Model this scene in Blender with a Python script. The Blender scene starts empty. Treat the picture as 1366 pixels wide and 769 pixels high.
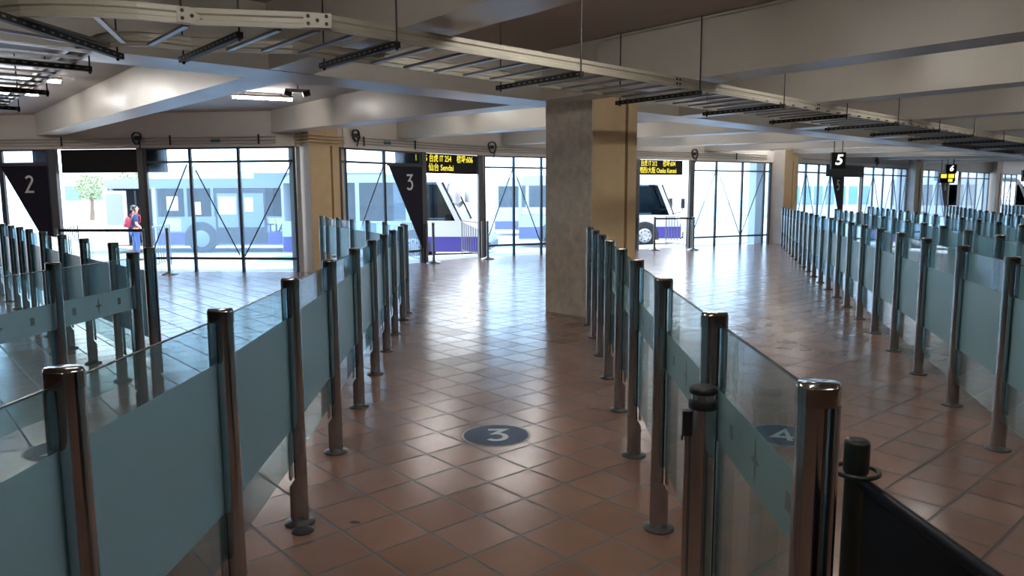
import bpy, bmesh, math, random
from mathutils import Vector, Matrix
random.seed(7)
D = bpy.data
COL = bpy.context.scene.collection
PI = math.pi
R = math.radians

# ------------------------------------------------------------------ camera
FPX, HOR, EYE = 980.0, 262.0, 1.55
PITCH = math.atan((384.5 - HOR) / FPX)
cam_d = D.cameras.new('camera'); cam = D.objects.new('camera', cam_d); COL.objects.link(cam)
cam_d.sensor_width = 36.0; cam_d.lens = 36.0 * FPX / 1366.0
cam_d.clip_start = 0.05; cam_d.clip_end = 500
cam.matrix_world = Matrix.Translation((0, 0, EYE)) @ Matrix.Rotation(PI / 2 - PITCH, 4, 'X') @ Matrix.Rotation(-0.0047, 4, 'Z')
sc = bpy.context.scene
sc.camera = cam
sc.view_settings.view_transform = 'Standard'
sc.view_settings.look = 'None'
sc.view_settings.gamma = 1.0
sc.view_settings.use_curve_mapping = False
sc.view_settings.exposure = 1.62
sc.cycles.transparent_max_bounces = 40
sc.cycles.max_bounces = 10
sc.cycles.diffuse_bounces = 5
sc.cycles.caustics_reflective = False
sc.cycles.caustics_refractive = False
sc.cycles.sample_clamp_indirect = 6.0
sc.cycles.use_denoising = True

# building grid: U runs along the main beam, V along the cross beams
G = R(41.5)
def uv(u, v): return (u * math.cos(G) - v * math.sin(G), u * math.sin(G) + v * math.cos(G))

# ------------------------------------------------------------------ materials
def new_mat(name):
    m = D.materials.new(name); m.use_nodes = True
    nt = m.node_tree; nt.nodes.clear()
    out = nt.nodes.new('ShaderNodeOutputMaterial')
    return m, nt, out

def pbr(name, col, rough=0.5, metal=0.0, var=0.0, vscale=4.0, bump=0.0, bscale=60.0, spec=0.5, coat=0.0, emit=None, estr=0.0, rvar=0.0):
    m, nt, out = new_mat(name)
    b = nt.nodes.new('ShaderNodeBsdfPrincipled')
    b.inputs['Base Color'].default_value = (*col, 1)
    b.inputs['Roughness'].default_value = rough
    b.inputs['Metallic'].default_value = metal
    b.inputs['Specular IOR Level'].default_value = spec
    b.inputs['Coat Weight'].default_value = coat
    if emit:
        b.inputs['Emission Color'].default_value = (*emit, 1); b.inputs['Emission Strength'].default_value = estr
    geo = nt.nodes.new('ShaderNodeNewGeometry')
    if var or rvar:
        n = nt.nodes.new('ShaderNodeTexNoise'); n.inputs['Scale'].default_value = vscale; n.inputs['Detail'].default_value = 5
        nt.links.new(geo.outputs['Position'], n.inputs['Vector'])
        if var:
            r = nt.nodes.new('ShaderNodeMapRange')
            r.inputs['From Min'].default_value = .3; r.inputs['From Max'].default_value = .7
            r.inputs['To Min'].default_value = 1 - var; r.inputs['To Max'].default_value = 1 + var
            nt.links.new(n.outputs['Fac'], r.inputs['Value'])
            mx = nt.nodes.new('ShaderNodeVectorMath'); mx.operation = 'SCALE'
            mx.inputs[0].default_value = col
            nt.links.new(r.outputs['Result'], mx.inputs['Scale'])
            nt.links.new(mx.outputs['Vector'], b.inputs['Base Color'])
        if rvar:
            r2 = nt.nodes.new('ShaderNodeMapRange')
            r2.inputs['From Min'].default_value = .3; r2.inputs['From Max'].default_value = .7
            r2.inputs['To Min'].default_value = max(.02, rough - rvar); r2.inputs['To Max'].default_value = rough + rvar
            nt.links.new(n.outputs['Fac'], r2.inputs['Value']); nt.links.new(r2.outputs['Result'], b.inputs['Roughness'])
    if bump:
        n2 = nt.nodes.new('ShaderNodeTexNoise'); n2.inputs['Scale'].default_value = bscale; n2.inputs['Detail'].default_value = 4
        nt.links.new(geo.outputs['Position'], n2.inputs['Vector'])
        bp = nt.nodes.new('ShaderNodeBump'); bp.inputs['Strength'].default_value = bump; bp.inputs['Distance'].default_value = .01
        nt.links.new(n2.outputs['Fac'], bp.inputs['Height']); nt.links.new(bp.outputs['Normal'], b.inputs['Normal'])
    nt.links.new(b.outputs[0], out.inputs[0])
    return m

def schlick(nt, f0, gain=1.0):
    geo = nt.nodes.new('ShaderNodeNewGeometry'); L = nt.links.new
    dt = nt.nodes.new('ShaderNodeVectorMath'); dt.operation = 'DOT_PRODUCT'; L(geo.outputs['Incoming'], dt.inputs[0]); L(geo.outputs['Normal'], dt.inputs[1])
    ab = nt.nodes.new('ShaderNodeMath'); ab.operation = 'ABSOLUTE'; L(dt.outputs['Value'], ab.inputs[0])
    iv = nt.nodes.new('ShaderNodeMath'); iv.operation = 'SUBTRACT'; iv.inputs[0].default_value = 1; iv.use_clamp = True; L(ab.outputs[0], iv.inputs[1])
    pw = nt.nodes.new('ShaderNodeMath'); pw.operation = 'POWER'; pw.inputs[1].default_value = 5; L(iv.outputs[0], pw.inputs[0])
    ma = nt.nodes.new('ShaderNodeMath'); ma.operation = 'MULTIPLY_ADD'; ma.inputs[1].default_value = (1 - f0) * gain; ma.inputs[2].default_value = f0 * gain; ma.use_clamp = True; L(pw.outputs[0], ma.inputs[0])
    return ma

def glass(name, tint, refl=(.9, .95, 1), rough=0.02, haze=0.0, hazecol=(.8, .9, 1), ior=1.5, blend=1.0):
    """thin pane: tinted see-through, fresnel reflection, a little dust that scatters the daylight"""
    m, nt, out = new_mat(name)
    t = nt.nodes.new('ShaderNodeBsdfTransparent'); t.inputs[0].default_value = (*tint, 1)
    g = nt.nodes.new('ShaderNodeBsdfGlossy'); g.inputs['Color'].default_value = (*refl, 1); g.inputs['Roughness'].default_value = rough
    mul = schlick(nt, ((ior - 1) / (ior + 1)) ** 2, blend)
    last = t.outputs[0]
    if haze:
        tr = nt.nodes.new('ShaderNodeBsdfTranslucent'); tr.inputs[0].default_value = (*hazecol, 1)
        mh = nt.nodes.new('ShaderNodeMixShader'); mh.inputs[0].default_value = haze
        nt.links.new(last, mh.inputs[1]); nt.links.new(tr.outputs[0], mh.inputs[2]); last = mh.outputs[0]
    mx = nt.nodes.new('ShaderNodeMixShader')
    nt.links.new(mul.outputs[0], mx.inputs[0]); nt.links.new(last, mx.inputs[1]); nt.links.new(g.outputs[0], mx.inputs[2])
    nt.links.new(mx.outputs[0], out.inputs[0])
    return m

def frosted(name, col, see=0.25, trans=.5):
    m, nt, out = new_mat(name)
    t = nt.nodes.new('ShaderNodeBsdfTransparent'); t.inputs[0].default_value = (.75, .9, .92, 1)
    d = nt.nodes.new('ShaderNodeBsdfDiffuse'); d.inputs[0].default_value = (*col, 1)
    tl = nt.nodes.new('ShaderNodeBsdfTranslucent'); tl.inputs[0].default_value = (*col, 1)
    g = nt.nodes.new('ShaderNodeBsdfGlossy'); g.inputs['Roughness'].default_value = .38
    f = schlick(nt, .02, .5)
    a = nt.nodes.new('ShaderNodeMixShader'); a.inputs[0].default_value = trans
    b = nt.nodes.new('ShaderNodeMixShader'); b.inputs[0].default_value = see
    c = nt.nodes.new('ShaderNodeMixShader')
    L = nt.links.new
    L(d.outputs[0], a.inputs[1]); L(tl.outputs[0], a.inputs[2])
    L(a.outputs[0], b.inputs[1]); L(t.outputs[0], b.inputs[2])
    L(f.outputs[0], c.inputs[0]); L(b.outputs[0], c.inputs[1]); L(g.outputs[0], c.inputs[2])
    L(c.outputs[0], out.inputs[0])
    return m

def tile_floor():
    m, nt, out = new_mat('terracotta_tiles')
    L = nt.links.new
    geo = nt.nodes.new('ShaderNodeNewGeometry')
    mp = nt.nodes.new('ShaderNodeMapping'); mp.vector_type = 'TEXTURE'
    mp.inputs['Location'].default_value = (-.494, 4.71, 0); mp.inputs['Rotation'].default_value = (0, 0, R(41.2))
    L(geo.outputs['Position'], mp.inputs['Vector'])
    br = nt.nodes.new('ShaderNodeTexBrick'); br.offset = 0; br.squash = 1
    br.inputs['Color1'].default_value = (0, 0, 0, 1); br.inputs['Color2'].default_value = (1, 1, 1, 1); br.inputs['Mortar'].default_value = (.5, .5, .5, 1)
    br.inputs['Scale'].default_value = 1; br.inputs['Mortar Size'].default_value = .0075; br.inputs['Mortar Smooth'].default_value = .15
    br.inputs['Brick Width'].default_value = .2955; br.inputs['Row Height'].default_value = .2955
    L(mp.outputs[0], br.inputs['Vector'])
    no = nt.nodes.new('ShaderNodeTexNoise'); no.inputs['Scale'].default_value = 1.6; no.inputs['Detail'].default_value = 3
    L(geo.outputs['Position'], no.inputs['Vector'])
    ramp = nt.nodes.new('ShaderNodeMixRGB'); ramp.inputs[1].default_value = (.27, .148, .104, 1); ramp.inputs[2].default_value = (.32, .178, .126, 1)
    L(br.outputs['Color'], ramp.inputs[0])
    wear = nt.nodes.new('ShaderNodeMixRGB'); wear.blend_type = 'MULTIPLY'; wear.inputs[0].default_value = 1
    L(ramp.outputs[0], wear.inputs[1])
    wr = nt.nodes.new('ShaderNodeMapRange'); wr.inputs['From Min'].default_value = .1; wr.inputs['From Max'].default_value = .9; wr.inputs['To Min'].default_value = .75; wr.inputs['To Max'].default_value = 1.2
    L(no.outputs['Fac'], wr.inputs['Value']); L(wr.outputs[0], wear.inputs[2])
    mort = nt.nodes.new('ShaderNodeMixRGB'); mort.inputs[2].default_value = (.12, .092, .08, 1)
    L(br.outputs['Fac'], mort.inputs[0]); L(wear.outputs[0], mort.inputs[1])
    b = nt.nodes.new('ShaderNodeBsdfPrincipled')
    L(mort.outputs[0], b.inputs['Base Color'])
    b.inputs['Specular IOR Level'].default_value = .62
    rr = nt.nodes.new('ShaderNodeMapRange'); rr.inputs['From Min'].default_value = .1; rr.inputs['From Max'].default_value = .9; rr.inputs['To Min'].default_value = .17; rr.inputs['To Max'].default_value = .255
    L(no.outputs['Fac'], rr.inputs['Value'])
    rm = nt.nodes.new('ShaderNodeMath'); rm.operation = 'MULTIPLY_ADD'; rm.inputs[1].default_value = .4
    L(br.outputs['Fac'], rm.inputs[0]); L(rr.outputs[0], rm.inputs[2]); L(rm.outputs[0], b.inputs['Roughness'])
    inv = nt.nodes.new('ShaderNodeMath'); inv.operation = 'SUBTRACT'; inv.inputs[0].default_value = 1; L(br.outputs['Fac'], inv.inputs[1])
    bp = nt.nodes.new('ShaderNodeBump'); bp.inputs['Strength'].default_value = .9; bp.inputs['Distance'].default_value = .005
    L(inv.outputs[0], bp.inputs['Height'])
    # every tile lies a touch out of level
    dv = nt.nodes.new('ShaderNodeVectorMath'); dv.operation = 'SCALE'; dv.inputs['Scale'].default_value = 1 / .2955; L(mp.outputs[0], dv.inputs[0])
    fl = nt.nodes.new('ShaderNodeVectorMath'); fl.operation = 'FLOOR'; L(dv.outputs[0], fl.inputs[0])
    wn = nt.nodes.new('ShaderNodeTexWhiteNoise'); wn.noise_dimensions = '2D'; L(fl.outputs[0], wn.inputs['Vector'])
    sb = nt.nodes.new('ShaderNodeVectorMath'); sb.operation = 'SUBTRACT'; sb.inputs[1].default_value = (.5, .5, .5); L(wn.outputs['Color'], sb.inputs[0])
    sc_ = nt.nodes.new('ShaderNodeVectorMath'); sc_.operation = 'MULTIPLY'; sc_.inputs[1].default_value = (.020, .020, 0); L(sb.outputs[0], sc_.inputs[0])
    ad = nt.nodes.new('ShaderNodeVectorMath'); ad.operation = 'ADD'; L(geo.outputs['Normal'], ad.inputs[0]); L(sc_.outputs[0], ad.inputs[1])
    nm = nt.nodes.new('ShaderNodeVectorMath'); nm.operation = 'NORMALIZE'; L(ad.outputs[0], nm.inputs[0]); L(nm.outputs[0], bp.inputs['Normal'])
    n3 = nt.nodes.new('ShaderNodeTexNoise'); n3.inputs['Scale'].default_value = 9; n3.inputs['Detail'].default_value = 2
    L(geo.outputs['Position'], n3.inputs['Vector'])
    bp2 = nt.nodes.new('ShaderNodeBump'); bp2.inputs['Strength'].default_value = .02; bp2.inputs['Distance'].default_value = .01
    L(n3.outputs['Fac'], bp2.inputs['Height']); L(bp.outputs[0], bp2.inputs['Normal']); L(bp2.outputs[0], b.inputs['Normal'])
    L(b.outputs[0], out.inputs[0])
    return m

M = {}
M['floor'] = tile_floor()
M['paint'] = pbr('cream_beam_paint', (.56, .53, .47), .36, var=.06, vscale=1.5, bump=.05, bscale=9, rvar=.05)
M['slab'] = pbr('ceiling_paint', (.46, .41, .37), .6, var=.06, vscale=1.2, bump=.1, bscale=30)
M['wallpaint'] = pbr('lintel_paint', (.70, .66, .60), .45, var=.05, vscale=1.5)
M['column'] = pbr('rough_beige_render', (.76, .67, .54), .75, var=.16, vscale=9, bump=.55, bscale=90)
M['column_smooth'] = pbr('smooth_beige_paint', (.62, .46, .265), .5, var=.05, vscale=5)
M['groove'] = pbr('brown_groove', (.25, .15, .06), .6)
M['pale'] = pbr('pale_column_paint', (.55, .52, .48), .4, var=.06, vscale=3)
M['steel'] = pbr('polished_steel', (.45, .465, .48), .18, 1.0, var=.05, vscale=3)
M['steel_cap'] = pbr('steel_cap', (.42, .41, .39), .14, 1.0)
M['steel_dull'] = pbr('brushed_steel', (.27, .27, .27), .34, 1.0)
M['flange'] = pbr('dark_steel_flange', (.10, .095, .09), .45, .7)
M['edge'] = pbr('polished_glass_edge', (.035, .055, .055), .25)
M['backwall'] = pbr('dark_back_wall_paint', (.045, .043, .042), .6)
M['bglass'] = glass('barrier_glass', (.83, .93, .945), ior=1.45, haze=.10, hazecol=(.74, .94, .95), blend=.8)
M['frost'] = frosted('frosted_film', (.56, .83, .95), .14, .5)
M['frost_wide'] = frosted('frosted_film_wide', (.62, .84, .92), .40, .65)
M['frost_thin'] = frosted('frosted_film_thin', (.54, .74, .76), .38, .6)
M['emblem'] = pbr('etched_emblem', (.16, .2, .21), .4)
M['wglass'] = glass('window_glass', (.74, .87, .97), ior=1.35, haze=.10, hazecol=(.70, .85, 1))
M['frame'] = pbr('dark_window_frame', (.055, .06, .068), .4, var=.1)
M['post_grey'] = pbr('grey_gate_post', (.10, .105, .11), .4)
M['navy'] = pbr('navy_banner', (.012, .011, .022), .6, var=.08, spec=.25)
M['white'] = pbr('white_print', (.75, .75, .76), .5)
M['sign_black'] = pbr('black_display', (.010, .0095, .009), .5, spec=.25)
M['led'] = pbr('amber_led', (.7, .65, .1), .5, emit=(1, .84, .06), estr=.34)
M['led_white'] = pbr('lit_number', (.9, .9, .9), .5, emit=(1, 1, 1), estr=.5)
M['tray'] = pbr('cream_tray_steel', (.40, .375, .30), .42, var=.05, vscale=6, bump=.06, bscale=40)
M['galv'] = pbr('galvanised_rung', (.26, .27, .30), .38, .7)
M['strut'] = pbr('dark_slotted_strut', (.025, .024, .022), .55, spec=.3)
M['slot'] = pbr('strut_slot', (.26, .25, .21), .6)
M['black'] = pbr('black_plastic', (.012, .012, .013), .4)
M['rubber'] = pbr('black_rubber', (.02, .02, .022), .7)
M['pipe'] = pbr('painted_conduit', (.46, .43, .38), .45)
M['label_b'] = pbr('blue_label', (.03, .14, .25), .5)
M['label_y'] = pbr('yellow_label', (.45, .38, .1), .5)
M['tube'] = pbr('lit_tube', (1, 1, 1), .4, emit=(1, .95, .90), estr=24)
M['tube_strong'] = pbr('lit_tube_strong', (1, 1, 1), .4, emit=(1, .97, .93), estr=20)  # fill light from unseen tubes on the entrance side
M['tube_mid'] = pbr('lit_tube_mid', (1, 1, 1), .4, emit=(1, .97, .93), estr=22)  # fill light from tubes added above the beams
M['lamp_body'] = pbr('lamp_housing', (.6, .58, .54), .4)
M['disc'] = pbr('blue_floor_disc', (.016, .036, .095), .45, var=.15, vscale=14, spec=.12)
M['disc_rim'] = pbr('grey_disc_rim', (.30, .29, .29), .35)
M['disc_num'] = pbr('grey_disc_number', (.55, .60, .62), .4, spec=.25)
M['panelnavy'] = pbr('dark_navy_panel', (.008, .008, .014), .4, spec=.2)
M['greenpost'] = pbr('dark_olive_post', (.045, .05, .043), .28, .6)
M['asphalt'] = pbr('apron_concrete', (.42, .42, .42), .8, var=.06, vscale=.6)
M['rail'] = pbr('grey_railing', (.22, .22, .22), .4, .6)
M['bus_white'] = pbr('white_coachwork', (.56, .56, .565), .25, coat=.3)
M['bus_blue'] = pbr('blue_coachwork', (.055, .045, .25), .3)
M['bus_dark'] = pbr('dark_bus_trim', (.02, .022, .03), .4)
M['bus_pale'] = pbr('pale_grey_coachwork', (.20, .24, .31), .35)
M['bus_glass'] = glass('tinted_bus_glass', (.20, .26, .30), ior=1.5, haze=.0)
M['bus_screen'] = glass('clear_bus_windscreen', (.42, .48, .50), ior=1.5)
M['tyre'] = pbr('tyre_rubber', (.015, .015, .016), .75)
M['hub'] = pbr('wheel_rim_metal', (.45, .45, .46), .35, .8)
M['seatcloth'] = pbr('blue_seat_cloth', (.10, .14, .22), .8)
M['lamp_red'] = pbr('red_lamp', (.5, .02, .02), .3)
M['yellow'] = pbr('yellow_paint', (.55, .38, .03), .5)
M['skin'] = pbr('skin', (.45, .25, .17), .5)
M['hair'] = pbr('black_hair', (.012, .01, .009), .5)
M['shirt'] = pbr('navy_shirt', (.02, .03, .10), .8)
M['jeans'] = pbr('blue_jeans', (.05, .10, .26), .8)
M['shoe'] = pbr('dark_shoe', (.02, .02, .025), .6)
M['redbag'] = pbr('red_bag', (.28, .02, .04), .7)
M['leaf'] = pbr('leaf_green', (.22, .28, .16), .7, var=.3, vscale=3)
M['bark'] = pbr('bark', (.16, .11, .08), .8)
M['facade'] = pbr('pale_facade', (.68, .68, .66), .7)
M['facade_glass'] = pbr('teal_facade_glass', (.10, .24, .27), .15)
M['grime'] = pbr('floor_stain', (.03, .02, .018), .6)

# ------------------------------------------------------------------ mesh helpers
class MB:
    def __init__(s): s.v = []; s.f = []; s.sm = []
    def add(s, vs, fs, smooth=False):
        n = len(s.v); s.v += [tuple(p) for p in vs]
        s.f += [tuple(i + n for i in f) for f in fs]; s.sm += [smooth] * len(fs); return s
    def box(s, a, b):
        x0, y0, z0 = [min(p, q) for p, q in zip(a, b)]; x1, y1, z1 = [max(p, q) for p, q in zip(a, b)]
        return s.add([(x0, y0, z0), (x1, y0, z0), (x1, y1, z0), (x0, y1, z0), (x0, y0, z1), (x1, y0, z1), (x1, y1, z1), (x0, y1, z1)],
              [(0, 3, 2, 1), (4, 5, 6, 7), (0, 1, 5, 4), (1, 2, 6, 5), (2, 3, 7, 6), (3, 0, 4, 7)])
    def bar(s, p, q, w, h, up=(0, 0, 1)):
        """box beam from p to q, w across, h along up; both centred"""
        p = Vector(p); q = Vector(q); d = (q - p).normalized(); up = Vector(up)
        n = up.cross(d)
        if n.length < 1e-4: n = Vector((1, 0, 0)).cross(d)
        n.normalize(); u = d.cross(n).normalized()
        vs = []
        for c in (p, q):
            for a, b in ((-1, -1), (1, -1), (1, 1), (-1, 1)): vs.append(c + n * (a * w / 2) + u * (b * h / 2))
        return s.add(vs, [(3, 2, 1, 0), (4, 5, 6, 7), (0, 1, 5, 4), (1, 2, 6, 5), (2, 3, 7, 6), (3, 0, 4, 7)])
    def cyl(s, p, q, r, r2=None, n=16, caps=True):
        p = Vector(p); q = Vector(q); d = (q - p).normalized(); r2 = r if r2 is None else r2
        a = d.orthogonal().normalized(); b = d.cross(a)
        vs = []
        for c, rr in ((p, r), (q, r2)):
            for i in range(n):
                t = 2 * PI * i / n; vs.append(c + a * (rr * math.cos(t)) + b * (rr * math.sin(t)))
        s.add(vs, [(i, (i + 1) % n, n + (i + 1) % n, n + i) for i in range(n)], True)
        if caps: s.add(vs[:n], [tuple(range(n - 1, -1, -1))]); s.add(vs[n:], [tuple(range(n))])
        return s
    def prism(s, poly, z0, z1, smooth=False):
        """poly: list of (x,y) counter-clockwise, extruded z0..z1"""
        n = len(poly); vs = [(x, y, z0) for x, y in poly] + [(x, y, z1) for x, y in poly]
        s.add(vs, [(i, (i + 1) % n, n + (i + 1) % n, n + i) for i in range(n)], smooth)
        s.add(vs[:n], [tuple(range(n - 1, -1, -1))]); s.add(vs[n:], [tuple(range(n))]); return s
    def sideprism(s, poly, y0, y1):
        """poly: (x,z) profile extruded across y"""
        n = len(poly); vs = [(x, y0, z) for x, z in poly] + [(x, y1, z) for x, z in poly]
        s.add(vs, [(i, (i + 1) % n, n + (i + 1) % n, n + i) for i in range(n)] + [tuple(range(n - 1, -1, -1)), tuple(range(n, 2 * n))]); return s
    def tube(s, pts, r, n=8):
        P = [Vector(p) for p in pts]; rings = []
        a = None
        for i, p in enumerate(P):
            d = (P[min(i + 1, len(P) - 1)] - P[max(i - 1, 0)]).normalized()
            if a is None: a = d.orthogonal().normalized()
            a = (a - d * a.dot(d)).normalized(); b = d.cross(a)
            rings.append([p + a * (r * math.cos(2 * PI * k / n)) + b * (r * math.sin(2 * PI * k / n)) for k in range(n)])
        vs = [v for rg in rings for v in rg]; fs = []
        for i in range(len(P) - 1):
            for k in range(n): fs.append((i * n + k, i * n + (k + 1) % n, (i + 1) * n + (k + 1) % n, (i + 1) * n + k))
        s.add(vs, fs, True); s.add(rings[0], [tuple(range(n - 1, -1, -1))]); s.add(rings[-1], [tuple(range(n))]); return s
    def lathe(s, prof, n=24, c=(0, 0, 0)):
        """prof: (r,z) from bottom to top"""
        vs = []; fs = []
        for r, z in prof:
            for k in range(n): vs.append((c[0] + r * math.cos(2 * PI * k / n), c[1] + r * math.sin(2 * PI * k / n), c[2] + z))
        for i in range(len(prof) - 1):
            for k in range(n): fs.append((i * n + k, i * n + (k + 1) % n, (i + 1) * n + (k + 1) % n, (i + 1) * n + k))
        s.add(vs, fs, True)
        s.add(vs[:n], [tuple(range(n - 1, -1, -1))]); s.add(vs[-n:], [tuple(range(n))]); return s
    def sweep(s, path, prof):
        """path: (x,y,z) points in plan; prof: closed (n,z) outline; mitred; n is to the left of travel"""
        P = [Vector(p) for p in path]; rings = []
        for i, p in enumerate(P):
            d0 = (P[i] - P[i - 1]).normalized() if i else None
            d1 = (P[i + 1] - P[i]).normalized() if i < len(P) - 1 else None
            d0 = d0 or d1; d1 = d1 or d0
            n0 = Vector((-d0.y, d0.x, 0)); n1 = Vector((-d1.y, d1.x, 0)); n = (n0 + n1).normalized(); n = n / max(.3, n.dot(n0))
            rings.append([p + n * a + Vector((0, 0, z)) for a, z in prof])
        k = len(prof); vs = [v for rg in rings for v in rg]; fs = []
        for i in range(len(P) - 1):
            for j in range(k): fs.append((i * k + j, i * k + (j + 1) % k, (i + 1) * k + (j + 1) % k, (i + 1) * k + j))
        s.add(vs, fs); s.add(rings[0], [tuple(range(k))]); s.add(rings[-1], [tuple(range(k - 1, -1, -1))]); return s
    def xf(s, mat, start=0):
        s.v = s.v[:start] + [tuple(mat @ Vector(p)) for p in s.v[start:]]; return s
    def mesh(s, name, mat):
        me = D.meshes.new(name); me.from_pydata(s.v, [], s.f); me.update()
        bm = bmesh.new(); bm.from_mesh(me); bmesh.ops.recalc_face_normals(bm, faces=bm.faces); bm.to_mesh(me); bm.free()
        for p, sm in zip(me.polygons, s.sm): p.use_smooth = sm
        if mat: me.materials.append(mat)
        return me

def tag(o, label=None, cat=None, group=None, kind=None):
    if label: o['label'] = label
    if cat: o['category'] = cat
    if group: o['group'] = group
    if kind: o['kind'] = kind
    return o
def link(name, me, parent=None):
    o = D.objects.new(name, me); COL.objects.link(o)
    if parent: o.parent = parent
    return o
def empty(name, loc=(0, 0, 0), rz=0.0):
    o = D.objects.new(name, None); COL.objects.link(o); o.location = loc; o.rotation_euler = (0, 0, rz); o.empty_display_size = .1
    o['_o'] = 1; del o['_o']
    return o
def root_of(o):
    while o.parent: o = o.parent
    return o
def part(name, mb, mat, parent):
    """mb is in world coordinates; parent's root is an unrotated empty or mesh"""
    r = root_of(parent); L = Vector(r.location)
    if L.length: mb.v = [tuple(Vector(p) - L) for p in mb.v]
    return link(name, mb.mesh(name, mat), parent)
def lpart(name, mb, mat, parent):
    return link(name, mb.mesh(name, mat), parent)
def thing(name, mb, mat, label, cat, group=None, kind=None):
    """one-mesh thing: origin at the base of its bounding box"""
    xs = [p[0] for p in mb.v]; ys = [p[1] for p in mb.v]; zs = [p[2] for p in mb.v]
    c = Vector(((min(xs) + max(xs)) / 2, (min(ys) + max(ys)) / 2, min(zs)))
    mb.v = [tuple(Vector(p) - c) for p in mb.v]
    o = link(name, mb.mesh(name, mat)); o.location = c
    return tag(o, label, cat, group, kind)
def struct(name, mb, mat, parent=None):
    o = link(name, mb.mesh(name, mat), parent)
    if not parent: o['kind'] = 'structure'
    return o

def text_mb(body, size=1.0, ext=.01, bold=0.0, align='CENTER', shear=0.0):
    cu = D.curves.new('lettering', 'FONT'); cu.body = body; cu.size = size; cu.extrude = ext / 2; cu.align_x = align; cu.align_y = 'CENTER'
    cu.offset = bold; cu.resolution_u = 3; cu.shear = shear
    o = D.objects.new('lettering', cu); COL.objects.link(o)
    dg = bpy.context.evaluated_depsgraph_get(); ev = o.evaluated_get(dg); me = ev.to_mesh()
    mb = MB(); mb.add([tuple(v.co) for v in me.vertices], [tuple(p.vertices) for p in me.polygons])
    ev.to_mesh_clear(); D.objects.remove(o); D.curves.remove(cu)
    return mb

def stroke_mb(paths, w, t):
    """flat lettering made of ribbons: paths of (x,y), width w, thickness t in z"""
    mb = MB()
    for pth in paths:
        P = [Vector((a, b, 0)) for a, b in pth]; lf = []; rt = []
        for i, p in enumerate(P):
            d0 = (P[i] - P[i - 1]).normalized() if i else None
            d1 = (P[i + 1] - P[i]).normalized() if i < len(P) - 1 else None
            d0 = d0 or d1; d1 = d1 or d0
            n0 = Vector((-d0.y, d0.x, 0)); n1 = Vector((-d1.y, d1.x, 0))
            n = (n0 + n1); n = n.normalized() if n.length > 1e-5 else n0
            n = n / max(.45, n.dot(n0)); lf.append(p + n * w / 2); rt.append(p - n * w / 2)
        for i in range(len(P) - 1):
            q = [rt[i], rt[i + 1], lf[i + 1], lf[i]]
            mb.add([(v.x, v.y, 0) for v in q] + [(v.x, v.y, t) for v in q],
                   [(3, 2, 1, 0), (4, 5, 6, 7), (0, 1, 5, 4), (1, 2, 6, 5), (2, 3, 7, 6), (3, 0, 4, 7)])
    return mb
def arc(cx, cy, r, a0, a1, n=12, ry=None):
    ry = ry or r
    return [(cx + r * math.cos(R(a0 + (a1 - a0) * i / n)), cy + ry * math.sin(R(a0 + (a1 - a0) * i / n))) for i in range(n + 1)]
DIG = {   # unit height numerals, drawn as strokes
 '2': [arc(0, .27, .20, 160, -35, 12, .19) + [(-.22, -.445), (.26, -.445)]],
 '3': [[(-.22, .445), (.21, .445), (-.04, .10)] + arc(.0, -.17, .25, 82, -140, 14, .28)],
 '4': [[(.10, -.5), (.10, .43), (-.27, -.20), (.30, -.20)]],
 '5': [[(.22, .445), (-.14, .445), (-.18, .05)] + arc(.0, -.16, .24, 120, -140, 14, .29)],
 '6': [[(.14, .47), (-.16, .05)] + arc(.0, -.2, .24, 150, 510, 20, .25)],
}
def frame_mat(o, x, y):
    """matrix with columns x, y, x cross y at origin o"""
    x = Vector(x).normalized(); y = Vector(y).normalized(); z = x.cross(y)
    m = Matrix.Identity(4)
    for i in range(3): m[i][0] = x[i]; m[i][1] = y[i]; m[i][2] = z[i]; m[i][3] = o[i]
    return m

# ------------------------------------------------------------------ world and sun
w = D.worlds.new('daylight'); sc.world = w; w.use_nodes = True
nt = w.node_tree; nt.nodes.clear()
wo = nt.nodes.new('ShaderNodeOutputWorld'); bg = nt.nodes.new('ShaderNodeBackground')
tc = nt.nodes.new('ShaderNodeTexCoord'); sx = nt.nodes.new('ShaderNodeSeparateXYZ'); cr = nt.nodes.new('ShaderNodeValToRGB')
cr.color_ramp.elements[0].position = 0.0; cr.color_ramp.elements[0].color = (.92, .96, 1, 1)
cr.color_ramp.elements[1].position = .7; cr.color_ramp.elements[1].color = (.55, .74, 1, 1)
nt.links.new(tc.outputs['Generated'], sx.inputs[0]); nt.links.new(sx.outputs['Z'], cr.inputs[0]); nt.links.new(cr.outputs[0], bg.inputs[0])
bg.inputs[1].default_value = 2.2
nt.links.new(bg.outputs[0], wo.inputs[0])
sun_d = D.lights.new('sun', 'SUN'); sun_d.energy = 3.0; sun_d.angle = R(1.0); sun_d.color = (1, .95, .88)
sun = D.objects.new('sun', sun_d); COL.objects.link(sun); sun.location = (-20, -10, 40)
sun.rotation_euler = Vector((-.36, -.12, -.92)).to_track_quat('-Z', 'Y').to_euler()

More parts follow.
